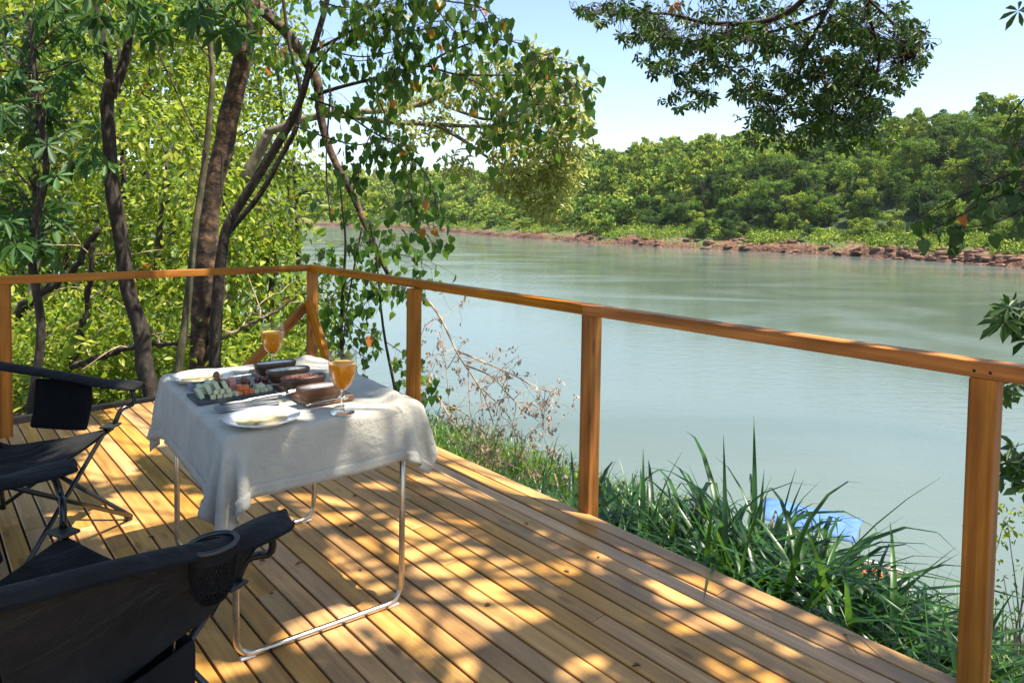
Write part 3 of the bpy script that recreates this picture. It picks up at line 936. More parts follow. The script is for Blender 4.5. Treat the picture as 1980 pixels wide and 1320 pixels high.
def drape():
    """cloth grid relaxed over the table edge under gravity"""
    st = 0.0125
    a_lo, a_hi = -HU - .215, HU + .10
    b_lo, b_hi = -HV - .185, HV + .14
    na, nb = int((a_hi - a_lo) / st) + 1, int((b_hi - b_lo) / st) + 1
    ga = np.linspace(a_lo, a_hi, na); gb = np.linspace(b_lo, b_hi, nb)
    A_, B_ = np.meshgrid(ga, gb, indexing='ij')
    X = np.stack([A_, B_, np.full_like(A_, TZ + .003)], -1)
    g = np.random.default_rng(3)
    pin = (np.abs(A_) <= HU - .004) & (np.abs(B_) <= HV - .004)
    # soft rumples of the part lying on the table
    ridge = .035 * np.exp(-(((A_ - .27 - .10 * (B_ + .30)) / .030) ** 2)) * np.exp(-((B_ + .40) / .17) ** 2)
    ridge += .03 * np.exp(-((A_ - .24) / .05) ** 2 - ((B_ - .40) / .04) ** 2)
    ridge += .006 * np.exp(-((A_ - .20) / .015) ** 2) * np.exp(-((B_ - .1) / .25) ** 2)
    X[..., 2] += np.where(pin, ridge, 0)
    # start: overhang folded partly down
    oa = np.maximum(np.abs(A_) - HU, 0); ob = np.maximum(np.abs(B_) - HV, 0)
    X[..., 0] = np.sign(A_) * (np.minimum(np.abs(A_), HU) + oa * .55)
    X[..., 1] = np.sign(B_) * (np.minimum(np.abs(B_), HV) + ob * .55)
    X[..., 2] -= (oa + ob) * .7
    X += np.where(pin[..., None], 0, g.normal(size=X.shape) * .0015)
    P0 = X.copy(); Vel = np.zeros_like(X)
    rest = st
    def solve(Xc, di, dj, L0, k):
        a = Xc[max(0, -di):Xc.shape[0] - max(0, di), max(0, -dj):Xc.shape[1] - max(0, dj)]
        b_ = Xc[max(0, di):Xc.shape[0] - max(0, -di), max(0, dj):Xc.shape[1] - max(0, -dj)]
        d = b_ - a
        l = np.linalg.norm(d, axis=-1, keepdims=True) + 1e-9
        return a, b_, d * (k * .5 * (l - L0) / l)
    dt = .012
    for it in range(150):
        Vel *= .965
        Vel[..., 2] -= 9.8 * dt
        Xn = X + Vel * dt
        for _ in range(14):
            for di, dj, L0, k in ((1, 0, st, 1.0), (0, 1, st, 1.0), (1, 1, st * 1.41421, .35), (1, -1, st * 1.41421, .35), (3, 0, st * 3, .10), (0, 3, st * 3, .10)):
                for par in (0, 1):
                    n0, n1 = Xn.shape[:2]
                    i0 = slice(0, n0 - di); i1 = slice(di, n0)
                    if dj >= 0: j0, j1 = slice(0, n1 - dj), slice(dj, n1)
                    else: j0, j1 = slice(-dj, n1), slice(0, n1 + dj)
                    a = Xn[i0, j0]; b_ = Xn[i1, j1]
                    d = b_ - a
                    l = np.linalg.norm(d, axis=-1, keepdims=True) + 1e-9
                    c = d * (k * .25 * (l - L0) / l)
                    Xn[i0, j0] += c
                    Xn[i1, j1] -= c
            Xn[pin] = P0[pin]
            ins = (np.abs(Xn[..., 0]) < HU + .004) & (np.abs(Xn[..., 1]) < HV + .004) & (Xn[..., 2] < TZ + .002) & ~pin
            pa = HU + .004 - np.abs(Xn[..., 0]); pb = HV + .004 - np.abs(Xn[..., 1]); pz = TZ + .003 - Xn[..., 2]
            fx = ins & (pa <= pb) & (pa <= pz); fy = ins & ~fx & (pb <= pz); fz = ins & ~fx & ~fy
            Xn[..., 0] = np.where(fx, np.sign(Xn[..., 0]) * (HU + .004), Xn[..., 0])
            Xn[..., 1] = np.where(fy, np.sign(Xn[..., 1]) * (HV + .004), Xn[..., 1])
            Xn[..., 2] = np.where(fz, TZ + .003, Xn[..., 2])
        Vel = (Xn - X) / dt
        X = Xn
    return X
CL = drape()
mb = MB(); mb.grid(CL)
clo = mb.build("tablecloth", M['cloth'], None, True)
clo.location = (TC[0], TC[1], 0); clo.rotation_euler = (0, 0, TA)
sm = clo.modifiers.new("smooth", 'SUBSURF'); sm.levels = sm.render_levels = 1
so_ = clo.modifiers.new("thickness", 'SOLIDIFY'); so_.thickness = .0016; so_.offset = 1
prop(clo, 'cream linen cloth draped over the folding table with hanging corners', 'tablecloth')
# stitched hem along the two visible edges
hem_b = MB()
def hem_strip(G2):
    nrm = np.cross(np.gradient(G2, axis=0), np.gradient(G2, axis=1)); nrm /= np.linalg.norm(nrm, axis=-1, keepdims=True) + 1e-9
    hem_b.grid(G2 + nrm * .0014)
hem_strip(CL[0:4, :]); hem_strip(CL[3:, 0:4])
ho = hem_b.build("hem", M['cloth'], clo, True)
ho2 = ho.modifiers.new("thickness", 'SOLIDIFY'); ho2.thickness = .0010

# ------------------------------------------------------------------ things on the table
ZT = TZ + .0055
M['board'] = wood_mat('serving_board_wood', (0.10, 0.045, 0.02), (0.20, 0.10, 0.05), (0.30, 0.17, 0.09), rough=.4, gscale=2.2)
M['bowl'] = wood_mat('bowl_wood', (0.045, 0.019, 0.009), (0.10, 0.042, 0.02), (0.18, 0.085, 0.04), rough=.38, gscale=2.5, knots=False)
M['ceramic'] = plain('white_ceramic', (0.78, 0.78, 0.76), .15)
M['slate'] = noise_mat('grey_slate', [(0.3, (0.035, 0.042, 0.048)), (0.7, (0.085, 0.095, 0.10))], (20, 20, 20), 6, .6, bump=.3, bdist=.003)
M['napkin'] = noise_mat('grey_napkin', [(0.3, (0.16, 0.17, 0.18)), (0.7, (0.27, 0.28, 0.29))], (40, 40, 40), 6, .9, bump=.5, bscale=(300, 300, 300), bdist=.002)
M['silver'] = plain('cutlery_steel', (0.72, 0.72, 0.72), .16, 1.0)
M['bread'] = noise_mat('flatbread_crumb', [(0.30, (0.24, 0.15, 0.05)), (0.42, (0.56, 0.42, 0.19)), (0.58, (0.70, 0.58, 0.33)), (0.75, (0.52, 0.38, 0.15))], (38, 38, 38), 8, .85, bump=.6, bdist=.004)
M['cream_food'] = noise_mat('white_dip', [(0.3, (0.62, 0.58, 0.48)), (0.7, (0.80, 0.78, 0.70))], (60, 60, 60), 6, .6, bump=.8, bdist=.004)
M['herb_food'] = noise_mat('herb_dip', [(0.34, (0.05, 0.09, 0.03)), (0.42, (0.56, 0.58, 0.45)), (0.7, (0.70, 0.70, 0.58))], (70, 70, 70), 6, .6, bump=.8, bdist=.004)
M['red_food'] = noise_mat('bacon_bits', [(0.3, (0.22, 0.05, 0.03)), (0.55, (0.52, 0.17, 0.10)), (0.75, (0.70, 0.38, 0.28))], (110, 110, 110), 5, .5, bump=1.0, bdist=.006)
M['cheese'] = plain('pale_cheese', (0.62, 0.58, 0.33), .5)
M['cheese_g'] = plain('greenish_melon', (0.52, 0.56, 0.34), .4)
M['papaya'] = plain('orange_papaya', (0.72, 0.20, 0.06), .4)
M['ham'] = plain('pink_ham', (0.62, 0.27, 0.22), .45)
M['grape'] = noise_mat('red_grape', [(0.3, (0.05, 0.012, 0.018)), (0.7, (0.16, 0.035, 0.04))], (70, 70, 70), 4, .3, randomise=.3)
M['fig'] = noise_mat('brown_fig', [(0.3, (0.07, 0.025, 0.015)), (0.7, (0.24, 0.10, 0.045))], (70, 70, 70), 5, .5, randomise=.3)

# serving board
sb = MB(); sb.box(0, 0, .011, .60, .17, .022, 0, .003)
so1 = sb.build("serving_board", M['board'])
so1.location = (-0.800, 2.590, ZT); so1.rotation_euler = (0, 0, R(128.3))
prop(so1, 'long brown wooden serving board under the four bowls', 'serving board')
ZB = ZT + .0225
def superring(a, b_, z, n=40, p=3.2):
    out = []
    for k in range(n):
        t = 2 * math.pi * k / n
        c_, s_ = math.cos(t), math.sin(t)
        out.append((a * math.copysign(abs(c_) ** (2 / p), c_), b_ * math.copysign(abs(s_) ** (2 / p), s_), z))
    return out
def rings_mesh(mb, rings, cap0=True, cap1=True):
    n = len(rings[0])
    V = sum(rings, [])
    Fc = []
    if cap0: Fc.append(tuple(range(n))[::-1])
    if cap1: Fc.append(tuple((len(rings) - 1) * n + k for k in range(n)))
    for i in range(len(rings) - 1):
        for k in range(n):
            q = (k + 1) % n
            Fc.append((i * n + k, i * n + q, (i + 1) * n + q, (i + 1) * n + k))
    mb.add(V, Fc)
bowl_mb = MB()
A0, B0, HB = .081, .038, .046
rings_mesh(bowl_mb, [superring(A0 * .72, B0 * .62, 0), superring(A0 * .80, B0 * .74, .004), superring(A0 * .95, B0 * .93, .026), superring(A0, B0, HB - .004), superring(A0 - .002, B0 - .002, HB),
                     superring(A0 - .009, B0 - .009, HB), superring(A0 - .011, B0 - .011, HB - .003), superring(A0 * .84, B0 * .70, .02), superring(A0 * .6, B0 * .4, .012)])
bowl_me = bowl_mb.mesh("wooden_bowl"); bowl_me.materials.append(M['bowl'])
bowl_me.polygons.foreach_set("use_smooth", np.ones(len(bowl_me.polygons), bool))
def filling(seed, lvl, rough):
    g = random.Random(seed); mb = MB()
    rs = []
    for f, dz in ((1.0, 0), (.8, .002), (.5, .004), (.2, .005)):
        ring = superring((A0 - .0115) * f, (B0 - .0115) * f, lvl + dz)
        rs.append([(x, y, z + g.uniform(-rough, rough)) for x, y, z in ring])
    rings_mesh(mb, rs, False, True)
    return mb
bowl_px = [((532, 699), 'cream_food', 'wooden bowl of white dip farthest from the near glass', 'white_dip', .0425, .0008),
           ((557, 712), 'herb_food', 'wooden bowl of white dip with green herbs', 'herb_dip', .0435, .0018),
           ((587, 726), 'red_food', 'wooden bowl of chopped red bacon bits', 'bacon_bits', .037, .0028),
           ((618, 744), 'cream_food', 'wooden bowl of white dip behind the near juice glass', 'white_dip', .0425, .0008)]
bowl_pos = []
for k, ((bx, by), fm, lab, fname, lvl, rg) in enumerate(bowl_px):
    p = at(bx, by, z=ZB + HB)
    bowl_pos.append(p)
    o = bpy.data.objects.new("wooden_bowl", bowl_me); C.objects.link(o)
    o.location = (p[0], p[1], ZB); o.rotation_euler = (0, 0, TA + R(-3 + 2 * k))
    prop(o, lab, 'bowl', 'wooden bowls on the serving board')
    filling(k, lvl, rg).build(fname, M[fm], o, True)
# chunks of bacon as raised bits inside the third bowl
g = random.Random(2)
mb = MB()
for k in range(60):
    a = g.uniform(0, 6.28); q = math.sqrt(g.random()) * .85
    mb.box(math.cos(a) * q * (A0 - .014), math.sin(a) * q * (B0 - .014), .041 + g.uniform(-.001, .003), g.uniform(.005, .011), g.uniform(.004, .007), .005, g.uniform(0, 3), .001)
ob = [o for o in C.objects if o.get('label', '').startswith('wooden bowl of chopped')][0]
o = mb.build("chopped_piece", M['red_food'], ob); o['kind'] = 'stuff'

# spoons
def spoon_mesh():
    mb = MB()
    pts = [(-.075, 0, .004), (-.03, 0, .006), (.02, 0, .007), (.045, 0, .005)]
    mb.tube(spline(pts, 10), [.0028, .0026, .0022, .002, .0018, .0017, .0016, .0016, .0018, .002], 6)
    rs = []
    for f, z in ((1, .007), (.9, .004), (.6, .0012), (.2, .0006)):
        rs.append([(.062 + .022 * f * math.cos(t), .0135 * f * math.sin(t), z) for t in [2 * math.pi * k / 14 for k in range(14)]])
    rings_mesh(mb, rs[::-1], True, False)
    me = mb.mesh("spoon"); me.materials.append(M['silver'])
    me.polygons.foreach_set("use_smooth", np.ones(len(me.polygons), bool))
    return me
sp_me = spoon_mesh()
sp_lab = ['small steel spoon before the bowl of white dip farthest from the near glass', 'small steel spoon before the herb dip bowl', 'small steel spoon before the bowl of bacon bits', 'steel spoon on the near end of the serving board']
for k, p in enumerate(bowl_pos):
    o = bpy.data.objects.new("spoon", sp_me); C.objects.link(o)
    c = np.array(p[:2]) - tv * (.062 if k < 3 else .066) + tu * (-.03 if k < 3 else .0)
    o.location = (c[0], c[1], ZB + .0005); o.rotation_euler = (0, 0, TA + R((4, -3, 5, 8)[k]))
    prop(o, sp_lab[k], 'spoon', 'spoons on the serving board')

# plates and flatbreads
plate_mb = MB()
plate_mb.lathe([(0.001, .004), (.055, .004), (.062, .005), (.078, .013), (.100, .0205), (.112, .0235), (.1135, .0225), (.112, .0205), (.095, .0145), (.075, .006), (.066, .001), (.058, 0), (.05, .0015), (.001, .0015)], 48)
plate_me = plate_mb.mesh("plate"); plate_me.materials.append(M['ceramic'])
plate_me.polygons.foreach_set("use_smooth", np.ones(len(plate_me.polygons), bool))
def bread_mesh(seed):
    g = random.Random(seed); mb = MB(); n = 36
    ph = [g.uniform(0, 6.28) for _ in range(4)]
    rs = []
    for f, z in ((.92, 0), (1.0, .0025), (.97, .006), (.75, .0075), (.45, .009), (.15, .0085)):
        ring = []
        for k in range(n):
            t = 2 * math.pi * k / n
            r_ = f * (1 + .05 * math.sin(2 * t + ph[0]) + .035 * math.sin(3 * t + ph[1]) + .02 * math.sin(7 * t + ph[2]))
            ring.append((.088 * r_ * math.cos(t), .074 * r_ * math.sin(t), z + .0012 * math.sin(5 * t + f * 9 + ph[3])))
        rs.append(ring)
    rings_mesh(mb, rs)
    return mb
for k, ((px_, py_), lab) in enumerate([((507, 803), 'near the front corner of the table'), ((391, 724), 'at the back beyond the slate tray')]):
    p = at(px_, py_, z=ZT + .0235)
    o = bpy.data.objects.new("plate", plate_me); C.objects.link(o)
    o.location = (p[0], p[1], ZT)
    prop(o, 'round white plate holding a flatbread ' + lab, 'plate', 'white plates')
    f = bread_mesh(k).build("flatbread", M['bread'], None, True)
    f.location = (p[0], p[1], ZT + .0055); f.rotation_euler = (0, 0, R(20 + 40 * k))
    prop(f, 'toasted yellow flatbread on the white plate ' + lab, 'flatbread', 'flatbreads')

# slate tray with fruit and cheese
tray = MB(); tray.box(0, 0, .005, .27, .155, .010, 0, .0015)
tray_c = np.array([-.992, 2.452])
o = tray.build("slate_tray", M['slate']); o.location = (*tray_c, ZT); o.rotation_euler = (0, 0, R(38))
prop(o, 'dark slate tray heaped with cheese and fruit', 'tray')
ZS = ZT + .0102
def on_tray(a, b_, z=0.0):
    c, s = math.cos(R(38)), math.sin(R(38))
    return (tray_c[0] + a * c - b_ * s, tray_c[1] + a * s + b_ * c, ZS + z)
g = random.Random(12)
def dice(name, mkey, size, spots, lab, cat, grp):
    for (a, b_, z) in spots:
        mb = MB(); sx, sy, sz = [s * g.uniform(.85, 1.15) for s in size]
        mb.box(0, 0, sz / 2, sx, sy, sz, 0, .0015)
        o = mb.build(name, M[mkey])
        o.location = on_tray(a, b_, z); o.rotation_euler = (g.uniform(-.06, .06), g.uniform(-.06, .06), R(38) + g.uniform(-.5, .5))
        prop(o, lab, cat, grp)
# leaning slices at the left end
for k in range(7):
    mb = MB(); mb.box(0, 0, 0, .014, .045, .034, 0, .0015)
    o = mb.build("cheese_slice", M['cheese_g'])
    o.location = on_tray(-.115 + k * .0135, -.018 + .03 * (k % 2), .0175 + .006 * min(k, 3)); o.rotation_euler = (0, R(-24), R(38))
    prop(o, 'pale green cheese slice leaning at the left of the slate tray', 'cheese', 'slices leaning on the slate tray')
dice("cheese_cube", 'cheese', (.016, .016, .015), [(-.08 + .019 * k, -.058, 0) for k in range(5)] + [(-.062 + .019 * k, -.040, .0) for k in range(4)] + [(-.07 + .02 * k, -.055, .0155) for k in range(3)],
     'small pale cheese cube at the front left of the slate tray', 'cheese', 'cheese cubes at the front left')
dice("papaya_cube", 'papaya', (.016, .016, .015), [(.012 + .018 * (k % 3), -.056 + .018 * (k // 3), 0) for k in range(9)] + [(.016 + .018 * (k % 2), -.045 + .018 * (k // 2), .0155) for k in range(4)],
     'bright orange papaya cube in the middle of the slate tray', 'papaya', 'papaya cubes in the middle')
dice("cheese_cube", 'cheese_g', (.014, .014, .013), [(.070 + .0155 * (k % 3), -.056 + .016 * (k // 3), 0) for k in range(9)] + [(.075 + .016 * (k % 2), -.045 + .017 * (k // 2), .0135) for k in range(4)] + [(.118, -.05, 0), (.12, -.03, 0)],
     'tiny pale green cheese cube at the right of the slate tray', 'cheese', 'cheese cubes at the right')
dice("ham_roll", 'ham', (.026, .022, .022), [(-.002, .01, .0), (.0, .012, .023), (.022, .016, .0)], 'pink ham roll behind the orange papaya cubes', 'ham', 'ham rolls behind the papaya')
dice("cheese_slice", 'cheese', (.014, .04, .04), [(-.035, .02, 0), (-.02, .025, 0)], 'upright pale cheese slice behind the figs on the slate tray', 'cheese', 'upright slices behind the figs')
def ball(name, mkey, r_, loc, lab, cat, grp, sq=1.0):
    mb = MB(); mb.lathe([(r_ * math.sin(math.pi * k / 9) + .0001, -r_ * sq * math.cos(math.pi * k / 9)) for k in range(10)], 14)
    o = mb.build(name, M[mkey], None, True); o.location = loc; o.rotation_euler = (g.uniform(-.4, .4), g.uniform(-.4, .4), 0)
    prop(o, lab, cat, grp)
for a, b_, z in ((.115, -.012, .0125), (.112, -.014, .035), (.118, .014, .0125), (.092, .008, .033), (.09, .005, .0125)):
    ball("grape", 'grape', .0125, on_tray(a, b_, z), 'dark red grape at the right of the slate tray', 'grape', 'red grapes at the right', 1.1)
for a, b_, z in ((-.052, .0, .052), (-.04, -.012, .042), (-.028, -.022, .034), (-.05, .016, .066), (.04, .02, .012), (.045, .018, .034), (.055, .01, .026)):
    ball("dried_fig", 'fig', .0115, on_tray(a, b_, z), 'brown dried fig on top of the heap on the slate tray', 'fig', 'dried figs on the heap', 1.2)

# napkins, forks and knives
def napkin_mesh():
    mb = MB()
    for k, (z, w_) in enumerate(((.004, .055), (.0105, .048), (.016, .042))):
        mb.box(0, (.002 * k), z, .20, w_, .006, .0 + .02 * k, .0022)
    return mb
def fork_mesh():
    mb = MB()
    pts = spline([(-.10, 0, .0), (-.04, 0, .004), (.02, 0, .006), (.045, 0, .006)], 14)
    mb.tube(pts, [.0042, .0042, .004, .0036, .0032, .003, .0027, .0025, .0024, .0024, .0024, .0026, .003, .0032], 6)
    base = [(.042, -.003), (.05, -.011), (.058, -.0125), (.058, .0125), (.05, .011), (.042, .003)]
    V = [(x, y, .0065 + (x - .042) * .12) for x, y in base] + [(x, y, .008 + (x - .042) * .12) for x, y in base]
    mb.add(V, [tuple(range(6))[::-1], tuple(range(6, 12))] + [(k, (k + 1) % 6, (k + 1) % 6 + 6, k + 6) for k in range(6)])
    for j in range(4):
        y = -.0108 + j * .0072
        mb.tube(spline([(.056, y, .0092), (.075, y * .98, .012), (.10, y * .92, .0195)], 6), [.0021, .0021, .0020, .0019, .0016, .0010], 6)
    return mb
def knife_mesh():
    mb = MB()
    mb.tube([(-.10, 0, 0), (-.05, 0, .001), (0, 0, .001)], [.0045, .0045, .0035], 6)
    V = [(0, -.004, 0), (.085, -.006, .001), (.10, .002, .001), (.085, .007, .001), (0, .006, 0)]
    V2 = [(x, y, z + .0018) for x, y, z in V]
    mb.add(V + V2, [(4, 3, 2, 1, 0), (5, 6, 7, 8, 9)] + [(k, (k + 1) % 5, (k + 1) % 5 + 5, k + 5) for k in range(5)])
    return mb
sets = [((-.880, 2.302), R(35), 'beside the near plate'), ((-1.098, 2.578), R(36), 'beside the far plate')]
nm, fm_, km = napkin_mesh().mesh("napkin"), fork_mesh().mesh("fork"), knife_mesh().mesh("knife")
for me, mt in ((nm, 'napkin'), (fm_, 'silver'), (km, 'silver')):
    me.materials.append(M[mt])
for (c, rz, lab) in sets:
    dv = np.array([math.cos(rz), math.sin(rz)]); nv = np.array([-dv[1], dv[0]])
    o = bpy.data.objects.new("napkin", nm); C.objects.link(o); o.location = (*c, ZT); o.rotation_euler = (0, 0, rz)
    prop(o, 'folded grey cloth napkin ' + lab + ' under the cutlery', 'napkin', 'folded napkins')
    p = np.array(c) + dv * .085 + nv * .008
    o = bpy.data.objects.new("fork", fm_); C.objects.link(o); o.location = (*p, ZT + .0225); o.rotation_euler = (0, 0, rz + .03)
    prop(o, 'steel fork on the grey napkin ' + lab, 'fork', 'forks on napkins')
    p = np.array(c) + dv * .01 - nv * .010
    o = bpy.data.objects.new("knife", km); C.objects.link(o); o.location = (*p, ZT + .0235); o.rotation_euler = (0, 0, rz - .02)
    prop(o, 'steel knife on the grey napkin ' + lab, 'knife', 'knives on napkins')

# juice glasses
def glass_mat():
    m, nt, N, L, B = nodes_of('clear_glass')
    gl = N.new("ShaderNodeBsdfGlossy"); gl.inputs["Roughness"].default_value = .02
    tr = N.new("ShaderNodeBsdfTransparent"); tr.inputs[0].default_value = (.95, .97, .96, 1)
    lw = N.new("ShaderNodeLayerWeight"); lw.inputs["Blend"].default_value = .5
    pw = N.new("ShaderNodeMath"); pw.operation = 'POWER'; pw.inputs[1].default_value = 3.2
    L.new(lw.outputs["Facing"], pw.inputs[0])
    fr = N.new("ShaderNodeMath"); fr.operation = 'MULTIPLY_ADD'; fr.inputs[1].default_value = .6; fr.inputs[2].default_value = .04
    L.new(pw.outputs[0], fr.inputs[0])
    ms = N.new("ShaderNodeMixShader")
    L.new(fr.outputs[0], ms.inputs[0]); L.new(tr.outputs[0], ms.inputs[1]); L.new(gl.outputs[0], ms.inputs[2])
    L.new(ms.outputs[0], N["Material Output"].inputs[0])
    return m
M['glass'] = glass_mat()
m_, nt_, N_, L_, B_ = nodes_of('stem_glass')
B_.inputs["Base Color"].default_value = (.96, .98, .97, 1); B_.inputs["Roughness"].default_value = .02
B_.inputs["IOR"].default_value = 1.45; B_.inputs["Transmission Weight"].default_value = 1
M['stem_glass'] = m_
def juice_mat():
    m, nt, N, L, B = nodes_of('orange_juice')
    tc = N.new("ShaderNodeTexCoord")
    nz = N.new("ShaderNodeTexNoise"); nz.inputs["Scale"].default_value = 60; nz.inputs["Detail"].default_value = 5
    L.new(tc.outputs["Object"], nz.inputs["Vector"])
    rp = ramp(N, [(.3, (.88, .36, .006)), (.7, (.95, .50, .02))]); L.new(nz.outputs[0], rp.inputs[0])
    L.new(rp.outputs[0], B.inputs["Base Color"]); B.inputs["Roughness"].default_value = .25
    tr = N.new("ShaderNodeBsdfTranslucent"); L.new(rp.outputs[0], tr.inputs[0])
    ms = N.new("ShaderNodeMixShader"); ms.inputs[0].default_value = .5
    L.new(B.outputs[0], ms.inputs[1]); L.new(tr.outputs[0], ms.inputs[2])
    L.new(ms.outputs[0], N["Material Output"].inputs[0])
    return m
M['juice'] = juice_mat()
M['foam'] = plain('juice_foam', (.80, .55, .22), .6)
bowl_prof = [(.0065, .073), (.016, .078), (.028, .092), (.038, .112), (.0438, .136), (.0460, .158), (.0455, .180), (.0435, .200)]
outer = [(.0405, .0), (.0405, .0018), (.036, .004), (.020, .0065), (.009, .010), (.0058, .016), (.0048, .03), (.0048, .055), (.0062, .068)] + bowl_prof
inner = [(r_ - .0014, z) for r_, z in bowl_prof[::-1][:-1]] + [(.010, .0785), (.001, .0765)]
for k, ((gx_, gy_), Y_, lab) in enumerate([((662, 797), None, 'stemmed glass of orange juice at the near end of the serving board'), ((527, 620), 2.83, 'stemmed glass of orange juice behind the farthest wooden bowl')]):
    p = at(gx_, gy_, z=ZT) if Y_ is None else at(gx_, gy_, Y=Y_)
    root = empty("juice_glass", (p[0], p[1], ZT), 0, lab, 'glass', 'glasses of juice')
    mb = MB(); mb.lathe(bowl_prof + inner, 40)
    mb.build("goblet", M['glass'], root, True)
    mb = MB(); mb.lathe([(.001, 0)] + outer[:9] + [(.0068, .0725), (.001, .0742)], 32)
    mb.build("stem", M['stem_glass'], root, True)
    jb = MB()
    lvl = .163
    jp = [(r_ - .0019, z) for r_, z in bowl_prof if z < lvl][1:]
    jb.lathe([(.001, .0785), (.012, .0795)] + jp + [(.0440, lvl - .001), (.0436, lvl), (.041, lvl - .0008), (.001, lvl - .0008)], 36)
    jo = jb.build("juice", M['juice'], root, True)
    fb = MB(); fb.lathe([(.0436, lvl + .0003), (.0425, lvl + .0018), (.038, lvl + .0012), (.034, lvl + .0004)], 36)
    fb.build("foam_ring", M['foam'], jo, True)

# ------------------------------------------------------------------ camp chairs
M['fabric'] = noise_mat('black_canvas', [(0.3, (0.0055, 0.0056, 0.0058)), (0.7, (0.0145, 0.0148, 0.0152))], (9, 9, 9), 8, .8, bump=.4, bscale=(420, 420, 420), bdist=.0015, spec=.22, sheen=.04)
def crease(m):
    nt = m.node_tree; N, L, B = nt.nodes, nt.links, nt.nodes["Principled BSDF"]
    old = B.inputs["Normal"].links[0].from_socket
    tc = N.new("ShaderNodeTexCoord"); mp = N.new("ShaderNodeMapping"); mp.inputs[3].default_value = (5, 3, 9)
    L.new(tc.outputs["Object"], mp.inputs[0])
    n = N.new("ShaderNodeTexNoise"); n.inputs["Scale"].default_value = 1; n.inputs["Detail"].default_value = 5; n.inputs["Distortion"].default_value = 1.4
    L.new(mp.outputs[0], n.inputs["Vector"])
    b = N.new("ShaderNodeBump"); b.inputs["Strength"].default_value = .8; b.inputs["Distance"].default_value = .05
    L.new(n.outputs[0], b.inputs["Height"]); L.new(old, b.inputs["Normal"]); L.new(b.outputs[0], B.inputs["Normal"])
crease(M['fabric'])
M['fabric_dk'] = noise_mat('black_lining', [(0.3, (0.004, 0.0045, 0.005)), (0.7, (0.009, 0.010, 0.011))], (9, 9, 9), 8, .85, bump=.4, bscale=(420, 420, 420), bdist=.0015, spec=.2)
M['black_tube'] = plain('black_painted_tube', (0.012, 0.013, 0.014), .25)
M['black_plastic'] = plain('black_plastic', (0.02, 0.024, 0.026), .35)
def coons(c0, c1, n=14, sag=0.0, sagdir=(0, 0, -1), fold=0.0, seed=0):
    """surface between two curves (arrays of equal length) with a sag and soft folds"""
    c0, c1 = np.array(c0, float), np.array(c1, float)
    t = np.linspace(0, 1, n)[:, None, None]
    G_ = c0[None] * (1 - t) + c1[None] * t
    m = len(c0); s = np.linspace(0, 1, m)[None, :, None]
    w_ = 4 * t * (1 - t) * (0.35 + 0.65 * 4 * s * (1 - s))
    G_ = G_ + np.array(sagdir, float)[None, None] * sag * w_
    if fold:
        g_ = np.random.default_rng(seed)
        a_, b_ = g_.uniform(0, 6, 2)
        wv = np.sin(s * 9 + t * 5 + a_) * .6 + np.sin(s * 17 - t * 11 + b_) * .4
        G_ = G_ + np.array(sagdir, float)[None, None] * fold * wv * np.clip(6 * t * (1 - t), 0, 1)
    return G_
def cloth_part(name, Gs, m, par, th=.003):
    mb = MB()
    for G_ in Gs: mb.grid(G_)
    o = mb.build(name, m, par, True)
    so_ = o.modifiers.new("thickness", 'SOLIDIFY'); so_.thickness = th; so_.offset = 0
    ss = o.modifiers.new("smooth", 'SUBSURF'); ss.levels = ss.render_levels = 1
    return o
